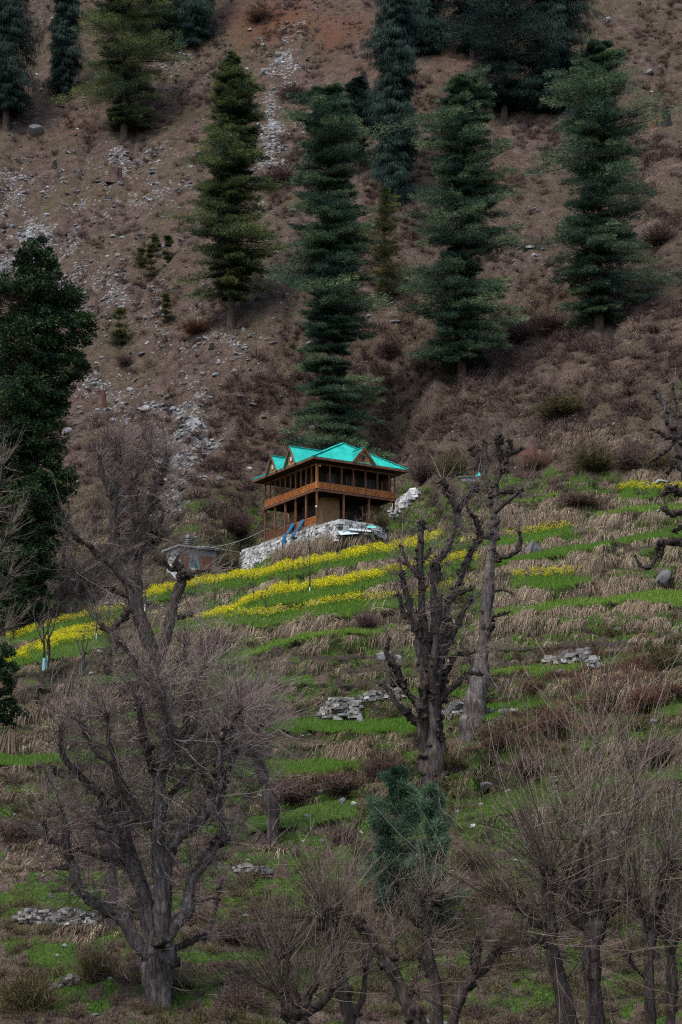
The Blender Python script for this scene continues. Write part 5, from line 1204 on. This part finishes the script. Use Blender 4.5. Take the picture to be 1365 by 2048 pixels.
# straw that hangs over the terrace banks
lip = np.zeros_like(X); tr_s = treads
lip[1:] = np.clip(tr_s[:-1] - 0, 0, 1); up_t = boxblur_rows(tr_s, 13)
clump = sst(.46, .58, tuss)
g = Geo()
def hanging(n, w, L, wd, per, tint, tsd, up=.55, droop=1.15):
    x, y, p0 = scatter(n, w)
    p = np.repeat(p0, per, 0); m_ = len(p); p = p + np.concatenate([rng.normal(0, .16, (m_, 2)), np.zeros((m_, 1))], 1)
    dn = np.array([-.45, -.85, 0])                  # downhill
    d = dn + np.concatenate([rng.normal(0, .45, (m_, 2)), np.zeros((m_, 1))], 1) + UP * rng.uniform(.1, 1.0, m_)[:, None] * up * 1.4
    cl = np.repeat(np.clip(rng.normal(tint, tsd, n), 0, 1), per)
    ribbons(g, p, d, np.cross(norm(d), rng.normal(size=(m_, 3)) * .4 + UP), rng.uniform(.5, 1.25, m_) * L * np.repeat(rng.uniform(.6, 1.3, n), per), wd, droop, 4, np.clip(cl + rng.normal(0, .13, m_), 0, 1))
wb = bank * (.03 + clump) * (1 - .6 * M['green']) * sst(1780, 1480, Yp) * (.35 + .65 * sst(.38, .55, n1))
hanging(5200, wb * sst(1300, 1220, Yp) * (.3 + .7 * sst(700, 1000, X)), .85, .042, 9, .50, .22)
hanging(1100, wb * sst(1250, 1330, Yp), .75, .034, 9, .42, .16)
spots = [(1190, 1125, 45, 10), (1110, 1135, 45, 8), (1250, 1170, 50, 18), (1060, 1030, 90, 14), (1180, 1005, 60, 14), (1315, 930, 40, 16), (600, 1250, 60, 10), (620, 1245, 40, 12), (440, 1262, 40, 8), (690, 1500, 40, 14), (630, 1085, 55, 12), (580, 1100, 30, 14), (720, 1075, 60, 8), (430, 1240, 60, 30), (1005, 1180, 30, 14), (545, 1690, 20, 10), (130, 1680, 60, 16), (70, 1450, 60, 40), (330, 1290, 80, 20), (800, 1260, 50, 12), (1170, 860, 80, 14), (1240, 1360, 100, 20), (60, 1730, 60, 14), (160, 1850, 40, 14)]
hanging(4200, blob([(a, b_, c_, d_, 1) for a, b_, c_, d_ in spots]), 1.15, .040, 9, .58, .15, .8, 1.3)
lipw = bank * np.max([np.roll(treads, -k, 0) for k in (1, 2, 3)], 0) * sst(1700, 1560, Yp) * sst(.47, .58, tuss)
hanging(5200, lipw * sst(1300, 1220, Yp), 1.05, .042, 11, .66, .18, .7, 1.25)
hanging(2000, lipw * sst(1220, 1300, Yp), .75, .034, 10, .55, .16, .7, 1.25)
tanp = mtn * sst(.50, .64, fbm(X / 60, Yp / 30, 4, 59)) * (1 - M['scree']) + .9 * blob([(1180, 800, 180, 50, 1), (1060, 430, 60, 120, .8), (1340, 330, 60, 80, .7), (760, 610, 60, 40, .8), (1250, 640, 120, 40, .5)]) * sst(.4, .6, n2)
ribbons(g, *blades(11000, tanp, .42, .07, 1.0, .5, 2, .52, .18, per=4, spread=.25))
ribbons(g, *blades(7000, lipline, .26, .04, 1.0, .5, 2, .74, .14, per=2, spread=.12))
tag(g.build('dry_grass', STRAW_M), 'dry straw-coloured grass hanging over the terrace banks', 'grass', kind='stuff')
# thin turf and dead grass over the open slope
g = Geo()
patch = sst(.35, .65, fbm(X / 34, Yp / 20, 4, 41))
ribbons(g, *blades(44000, mtn * (.25 + patch) * (1 - M['scree'] * .9), .34, .075, 1.1, .3, 2, .42, .20, per=3, spread=.22))
ribbons(g, *blades(30000, (1 - mtn) * (1 - treads) * (.3 + patch) * (1 - .85 * M['green']), .30, .042, 1.0, .4, 2, .38, .2, per=3, spread=.18))
tag(g.build('slope_grass', SLOPE_M), 'thin brown turf over the open mountainside', 'grass', kind='stuff')

# scrub: bare twiggy bushes
def bush_geo(rg, n, h, r, wd, lv=2):
    """A rounded twiggy bush: stems from the root, twigs filling a dome."""
    g = Geo(); a = rg.uniform(0, 6.283, n); q = rg.uniform(0, 1, n) ** .5
    tp = np.stack([np.cos(a) * q * r, np.sin(a) * q * r, h * np.sqrt(np.clip(1 - .8 * q ** 2, .1, 1)) * rg.uniform(.55, 1.05, n)], -1) + rg.normal(0, .07 * r, (n, 3))
    o = tp * np.array([.25, .25, 0]) * rg.uniform(.2, 1, (n, 1)); d = tp - o; L = np.linalg.norm(d, axis=1)
    ribbons(g, o, d + rg.normal(0, .12, (n, 3)), np.cross(norm(d), rg.normal(size=(n, 3))), L, wd * rg.uniform(.6, 1.3, n), .04, 2, np.clip(rg.normal(.40, .17, n), 0, 1))
    for k in range(lv * 2):
        f = rg.uniform(.3, 1.0, n); o2 = o + d * f[:, None]; d2 = norm(d) * .5 + rg.normal(0, .6, (n, 3)) + UP * .35
        ribbons(g, o2, d2, np.cross(norm(d2), rg.normal(size=(n, 3))), h * rg.uniform(.14, .36, n), wd * .62, .05, 1, np.clip(rg.normal(.52, .17, n), 0, 1))
    return np.concatenate(g.V), np.concatenate(g.T), np.concatenate(g.C)
rb = np.random.default_rng(77)
TPL = [bush_geo(rb, 46, .8, .8, .032) for _ in range(8)]
def scrub_stuff(name, label, n, w, s0, s1, mat):
    g = Geo(); x, y, p = scatter(n, w)
    for i in range(n):
        V, T, C = TPL[rng.integers(len(TPL))]; s_ = rng.uniform(s0, s1); a = rng.uniform(0, 6.28)
        c_, sn = math.cos(a), math.sin(a); V2 = V @ np.array([[c_, sn, 0], [-sn, c_, 0], [0, 0, rng.uniform(.6, 1.1)]]) * s_ + p[i] - [0, 0, .05]
        g.add(V2, T, np.clip(C + rng.normal(0, .13), 0, 1))
    return tag(g.build(name, mat), label, 'scrub', kind='stuff')
brush = sst(.42, .64, fbm(X / 48, Yp / 34, 4, 51)) * (.35 + sst(.35, .6, fbm(X / 140, Yp / 90, 3, 58))) + .06
scrub_stuff('scrub', 'low bare mauve-brown scrub covering the mountainside', 8500, mtn * brush * (1 - .75 * M['scree']) * (.6 + .6 * sst(250, 600, X)), .45, 1.5, SCRUB_M)
scrub_stuff('scrub', 'bare brown undergrowth between the terraces and lower trees', 1250, (1 - mtn) * (1 - treads) * (sst(.45, .65, fbm(X / 40, Yp / 26, 3, 52)) + .1) * (1 - near_house) * (.35 + .9 * sst(1420, 1750, Yp) + .6 * blob([(150, 1400, 160, 120, 1), (200, 1120, 120, 60, 1), (900, 870, 160, 70, .8)])), .35, 1.0, SCRUB_M)
scrub_stuff('scrub', 'dull olive-brown undergrowth on the lower slope', 1100, (1 - mtn) * (1 - treads) * sst(.48, .62, fbm(X / 40, Yp / 26, 3, 57)) * sst(1380, 1700, Yp), .35, 1.1, OLIVE_M)
scrub_stuff('scrub', 'rust-tinged bare undergrowth over the bushy spur', 300, M['red'] * (1 - treads) * sst(1200, 1300, Yp), .5, 1.3, RED_M)

scrub_stuff('scrub', 'taller bare thicket on the slope around the house', 620, blob([(900, 880, 130, 60, 1), (480, 980, 90, 80, 1), (780, 760, 160, 90, .7), (1180, 760, 200, 90, .8), (1000, 700, 120, 60, .6), (260, 960, 90, 110, .9), (600, 800, 60, 50, .4)]) * (1 - near_house * .7), 1.0, 2.3, SCRUB_M)
scrub_stuff('scrub', 'dark olive weeds growing out of the terrace banks', 1500, bank * sst(1700, 1560, Yp) * sst(.52, .42, tuss), .25, .75, OLIVE_M)
TPLB = [bush_geo(rb, 420, 1.0, .8, .020, 3) for _ in range(5)]
BUSH_ME = {}
def bush(label, x, y, rpx, hpx, mat, group, var=0, cat='bush'):
    key = (var % 5, mat.name)
    if key not in BUSH_ME:
        V, T, C = TPLB[var % 5]; BUSH_ME[key] = mesh_np('bush', V, T, C, mat)
    p = ground_at(x, y); k = p[1] / F
    o = bpy.data.objects.new('bush', BUSH_ME[key]); COL.objects.link(o); o.location = tuple(p - [0, 0, .12]); o.scale = (rpx * k / .8, rpx * k / .8, hpx * k); o.rotation_euler = (0, 0, var * 1.3)
    return tag(o, label, cat, group)
GB = 'bare bushes on the slopes'
BUSHES = [
 ('rust-red bush at the top of the upper grass slope', 1075, 922, 36, 44, RED_M), ('dark rounded olive bush above the upper terraces', 1190, 938, 62, 66, OLIVE_M), ('brown bush touching the dark olive bush', 1262, 930, 40, 60, SCRUB_M), ('straw-brown bush under the contorted pollard', 1320, 922, 42, 50, OLIVE_M),
 ('red-brown bush beside the stout grey trunk base', 1000, 1508, 40, 46, RED_M), ('wide rust bush at the low end of the bushy spur', 1110, 1470, 62, 60, RED_M), ('dark brown bush on the bright green slope below the spur', 1060, 1560, 52, 58, SCRUB_M), ('dark olive bush on the crest of the bushy spur', 1215, 1420, 46, 48, OLIVE_M), ('reddish bush in the middle of the bushy spur', 1300, 1420, 60, 60, RED_M), ('tall dry bush at the upper edge of the spur', 1330, 1340, 60, 66, OLIVE_M), ('brown bush between gnarled pollard and leaning rock', 905, 1545, 40, 40, OLIVE_M), ('dark bush behind the lower whips of the thick pollard', 1320, 1530, 60, 66, SCRUB_M),
 ('sprawling dark bramble under the wheat strip near the leaning pollard', 585, 1595, 56, 46, SCRUB_M), ('long brown bramble beside the bluish pines', 690, 1590, 60, 50, SCRUB_M), ('brown thicket uphill of the bluish pines', 765, 1548, 56, 60, SCRUB_M), ('dark bush on the meadow edge by the larger bluish pine', 690, 1690, 38, 50, SCRUB_M),
 ('rounded reddish bush among scree rocks over the hut', 395, 660, 46, 34, RED_M), ('mauve bush on the scree beside the dark oak', 130, 845, 26, 30, SCRUB_M), ('mauve bush right below the small juniper', 252, 705, 26, 34, SCRUB_M), ('large mauve bush between slim pine and tallest pine', 560, 370, 56, 50, SCRUB_M), ('dark bush under the tallest pine branches', 780, 705, 36, 40, SCRUB_M), ('brown bush below the broad layered pine', 850, 730, 36, 36, SCRUB_M), ('dark bush next to the broad layered pine foot', 1040, 660, 60, 50, SCRUB_M), ('thick brown bush at the foot of the pine above the terraces', 1100, 640, 60, 44, SCRUB_M),
 ('dense bramble behind the brick hut', 300, 1085, 60, 60, SCRUB_M), ('brown thicket behind the far house posts', 470, 1065, 46, 60, SCRUB_M), ('reed-like thicket between hut and retaining wall', 455, 1140, 32, 50, OLIVE_M), ('dark bush mound under the lowest mustard-tipped strip', 430, 1300, 56, 44, SCRUB_M), ('heap of dark brushwood at the end of the wheat strip', 733, 1258, 34, 48, SCRUB_M), ('twiggy bush hiding the house end near the stones', 762, 1052, 26, 34, OLIVE_M), ('pale bush by the tiny teal shed', 905, 945, 46, 62, OLIVE_M), ('brown bush beyond the turquoise eave', 850, 960, 46, 60, SCRUB_M),
 ('dark bush in the shade at the hill foot corner', 55, 2020, 70, 100, OLIVE_M), ('olive bush beside the big bare tree foot', 190, 1975, 50, 70, OLIVE_M), ('brown thicket under the stubby budding pollard', 560, 1900, 70, 70, SCRUB_M), ('tangled bush near the dark snag', 470, 1880, 56, 60, SCRUB_M), ('brown brush pile by the whips at the foot', 480, 2020, 60, 70, SCRUB_M), ('ochre bush in the lower gap before the pollard row', 1010, 1800, 60, 60, OLIVE_M), ('mossy bush on the bank under the long pale whips', 940, 1740, 50, 50, OLIVE_M), ('dead bush by the edge of the lower meadow', 40, 1680, 60, 50, SCRUB_M),
 ('bush over the crest near the grey weeping cedar', 520, 40, 40, 34, RED_M), ('dark bush under the boulder pair', 585, 190, 40, 34, SCRUB_M), ('dark hollow bush beside the broad upper pine', 1320, 480, 50, 50, SCRUB_M), ('brown bush low on the open slope over the terraces', 1120, 820, 70, 50, OLIVE_M), ('grey thicket at the top of the straw bank', 1160, 1010, 60, 30, SCRUB_M)]
for i, (lab, x, y, rp, hp, mt) in enumerate(BUSHES): bush(lab, x, y, rp, hp, mt, GB, i)

# loose stone and boulders
tmpl_r = [rock_shape(np.random.default_rng(900 + i), ICO1, 1.0, .6) for i in range(10)]
def stones(n, w, s0, s1, p_):
    x, y, p = scatter(n, w); s_ = s0 + (s1 - s0) * rng.random(n) ** p_
    for i in range(n):
        V, T = tmpl_r[rng.integers(10)]; a = rng.uniform(0, 6.28); c_, sn = math.cos(a), math.sin(a)
        g.add(V @ np.array([[c_, sn, 0], [-sn, c_, 0], [0, 0, 1]]) * s_[i] + p[i] + [0, 0, s_[i] * .02], T, np.clip(rng.beta(2.0, 2.4), 0, 1))
g = Geo(); sc = M['scree'] * sst(.35, .6, fbm(X / 16, Yp / 12, 3, 61))
stones(3000, sc, .08, .62, 3.6)
stones(700, mtn * sst(760, 400, X) * n2 ** 2, .10, .6, 2.4)
stones(260, mtn * sst(600, 900, X) * n2 ** 3, .10, .55, 2.6)
stones(420, bank * sst(1230, 1330, Yp) * sst(.5, .7, n2), .06, .32, 2.2)
stones(200, (1 - mtn) * sst(1500, 1600, Yp) * n2 ** 2, .05, .26, 2.2)
tag(g.build('scree_stones', ROCK_M), 'loose pale scree stones strewn down the slope', 'scree', kind='stuff')
BOULDERS = [('big white boulder at the head of the pale scree tongue', 288, 815, 25, .85, .42), ('upright grey-white boulder near the crest', 530, 145, 13, .6, 1.15), ('second grey-white boulder on the crest uphill of the first', 556, 126, 10, .65, 1.1), ('grey slab on the crest over the slim pine top', 446, 118, 10, .5, .9),
 ('white block beside the tallest pine needles', 591, 222, 8, .75, .8), ('white cube-like stone by the slim pine', 503, 343, 6, .95, .8), ('grey rock below the edge cedar', 70, 262, 20, .35, .8), ('lone pale rock on the ridge in the middle of the open slope', 1058, 482, 11, .6, .9), ('grey rock by the slim pine trunk', 498, 575, 12, .4, 1.0), ('flat grey rock under the slim pine foot', 488, 652, 8, .55, .7),
 ('pale rock among scree over the dark bushes', 433, 740, 9, .5, .8), ('grey rock among scree beside the dark oak', 136, 848, 13, .55, .9), ('leaning grey boulder among green terraces', 1066, 1106, 30, .38, .95), ('rounded rock on the long green strip', 1230, 1080, 12, .3, .7), ('dark large boulder under the contorted pollard', 1325, 1160, 26, .25, 1.0), ('flat grey boulder beside the stout trunk', 914, 1418, 32, .35, .62), ('flat mossy boulder on the slope below the gnarled pollard', 965, 1576, 25, .35, .5),
 ('pale slab standing at the end of the low stone wall', 720, 1440, 10, .6, 1.9), ('pale boulder by the collapsed stone heap', 1115, 1346, 15, .5, .8), ('white stone on the bare terrace', 770, 1316, 20, .5, .8), ('lighter stone touching the white one', 790, 1318, 10, .6, 1.0), ('pale boulder beside the lower heap', 1190, 1340, 12, .5, .7), ('small white stone on the upper terraces', 1240, 1255, 9, .7, .6), ('white boulder half hidden by bare twigs', 84, 1665, 22, .75, 1.0), ('small pale boulder at the meadow edge', 8, 1664, 12, .55, .7), ('white flat stone on the meadow near the bluish pine', 708, 1615, 8, .95, .7), ('brown mossy rock beside the white flat stone', 686, 1614, 10, .25, .9), ('round stone on the shaded meadow', 102, 1792, 8, .45, .8), ('white stone on the ground by the upper shrubs', 1030, 930, 5, .95, .8), ('pale rock under the top cedar row', 1214, 28, 14, .6, .7), ('grey rocks beneath the upper brown shrubs', 1300, 130, 14, .4, .9), ('white rock outcrop at the upper yellow strip', 1320, 962, 24, .7, .5), ('grey rock on the open bank among dry grass', 1270, 1265, 14, .4, .7), ('grey boulder behind the teal shed shrubs', 1100, 850, 14, .4, .7)]
for i, (lab, x, y, rp, tn, fl) in enumerate(BOULDERS):
    p = ground_at(x, y); k = p[1] / F; V, T = rock_shape(np.random.default_rng(40 + i), ICO2, 1.0, fl); g = Geo()
    V = V + .05 * (fbm(V[:, 0] * 4 + i, V[:, 1] * 4 + V[:, 2] * 3, 3, 5)[:, None] - .5) * V
    V = V * (1 + .09 * (np.floor(3 * fbm(V[:, 0] * 1.7 + i, V[:, 1] * 1.7 + V[:, 2] * 2.1, 2, 9)) / 3 - .5))[:, None]; g.add(V * rp * k, T, tn); o = g.build('boulder', ROCK_M); o.location = tuple(p + [0, 0, rp * k * .12]); tag(o, lab, 'boulder', 'boulders on the hillside')
# stumps and snags
STUMP_M = m_noise('weathered_stump', [(.3, (.030, .020, .017)), (.55, (.085, .055, .045)), (.75, (.15, .11, .095))], 5, .95, 6, .8, .04, stretch=(1, 1, .25))
STUMP_R = m_noise('rotten_red_stump', [(.3, (.04, .018, .013)), (.6, (.10, .042, .029)), (.8, (.16, .075, .05))], 5, .95, 6, .8, .04, stretch=(1, 1, .25))
CHAR = m_noise('charred_stump', [(.3, (.006, .005, .005)), (.7, (.03, .024, .022))], 5, .95, 6, .8, .04, stretch=(1, 1, .25))
ORANGE = m_noise('fresh_orange_heartwood', [(.3, (.06, .022, .010)), (.7, (.17, .065, .028))], 6, .9, 5, .5, .03, stretch=(1, 1, .3))
def stump(label, x, y, hpx, rpx, lean, mat, seed, jag=.35):
    rg = np.random.default_rng(seed); p = ground_at(x, y); k = p[1] / F; n_ = 14; V = []; h_ = hpx * k; r_ = rpx * k; a = np.arange(n_) * 6.283 / n_; rv = 1 + .18 * rg.normal(size=n_)
    for z, s_ in ((-.3, 1.5), (.08, 1.2), (.3, 1.0), (.6, .92), (1.0, .82)):
        zz = z * h_ + (rg.uniform(-jag, .05, n_) * h_ * .5 if z == 1.0 else 0)
        V.append(np.stack([np.cos(a) * r_ * s_ * rv + lean * k * max(z, 0), np.sin(a) * r_ * s_ * rv, zz + np.zeros(n_)], -1))
    V.append(np.array([[lean * k * .9, 0, h_ * .62]])); V = np.concatenate(V); T = []
    for i in range(4):
        for j in range(n_): q, w_ = i * n_ + j, i * n_ + (j + 1) % n_; T += [(q, w_, w_ + n_), (q, w_ + n_, q + n_)]
    for j in range(n_): T.append((4 * n_ + j, 4 * n_ + (j + 1) % n_, 5 * n_))
    g = Geo(); g.add(V, T); o = g.build('tree_stump', mat); o.location = tuple(p); return tag(o, label, 'stump')
stump('leaning broken stump on the scree by the oak top', 190, 594, 36, 10, -10, STUMP_M, 1, .6)
stump('thin rotten red stump standing on the scree', 209, 796, 36, 5, -2, STUMP_R, 2, .3)
stump('wide grey stump under the yellow-tinged pine', 228, 356, 30, 12, 4, STUMP_M, 3, .15)
stump('small black charred stump on the slope', 110, 328, 14, 5, 0, CHAR, 4, .4)
stump('tall charred snag beside the cedar column', 732, 176, 54, 7, -6, CHAR, 5, .25)
stump('black stump with orange heartwood on the upper slope', 1334, 246, 34, 8, 0, CHAR, 6, .3)
stump('orange broken log stump next to the black one', 1308, 246, 20, 4, 6, ORANGE, 7, .5)
stump('split brown stump below the young fir', 730, 646, 18, 7, -3, STUMP_R, 8, .6)
stump('short charred stump by the bushes over the red bush', 424, 690, 10, 5, 0, CHAR, 9, .4)
# stalks
rs = np.random.default_rng(5); p0 = ground_at(20, 1512); k = p0[1] / F
g = Geo(); n_ = 46; bx = rs.uniform(-26, 22, n_) * k; by = rs.uniform(-.5, .5, n_)
st = np.stack([bx, by, np.full(n_, -.1)], -1); tp_ = np.stack([bx * .55 + 3 * k + rs.normal(0, 2.5, n_) * k, by * .5, rs.uniform(46, 62, n_) * k], -1)
tubes(g, np.stack([st, (st + tp_) / 2 + rs.normal(0, .03, (n_, 3)), tp_], 1), np.tile([.030, .026, .014], (n_, 1)), 5, np.clip(rs.normal(.55, .2, n_), 0, 1))
o = g.build('stalk_bundle', STRAW_M); o.location = tuple(p0); tag(o, 'upright bundle of dry maize stalks leaning under the low evergreen', 'stalk bundle')
def stalks(label, x, y, n_, L, fan, seed):
    rs = np.random.default_rng(seed); p0 = ground_at(x, y); k = p0[1] / F; g = Geo()
    b_ = np.stack([rs.normal(0, 6 * k, n_), rs.normal(0, .3, n_), rs.uniform(0, .5, n_)], -1); d = np.stack([rs.normal(.35, fan, n_), rs.normal(-.5, .4, n_), rs.uniform(.1, .9, n_)], -1)
    ribbons(g, b_, d, np.cross(norm(d), rs.normal(size=(n_, 3))), rs.uniform(.5, 1.2, n_) * L * k, .05, .75, 5, np.clip(rs.normal(.8, .14, n_), 0, 1))
    o = g.build('stalk_heap', STRAW_M); o.location = tuple(p0); return tag(o, label, 'stalk heap', 'heaps of dead stalks')
stalks('pale heap of dead stalks sprawling under the lowest green strip', 605, 1240, 90, 62, .55, 1); stalks('smaller heap of stalks next to the pale sprawling one', 650, 1240, 60, 48, .5, 2); stalks('stalks thrown over the dark brushwood heap', 745, 1225, 26, 70, .4, 3); stalks('tuft of pale reeds below the dark bush mound', 520, 1295, 40, 34, .3, 4)
stalks('curved pale reeds on the upper terrace bank', 1215, 1200, 40, 40, .5, 5); stalks('pale reeds by the stout grey trunk', 1055, 1216, 36, 46, .5, 6)
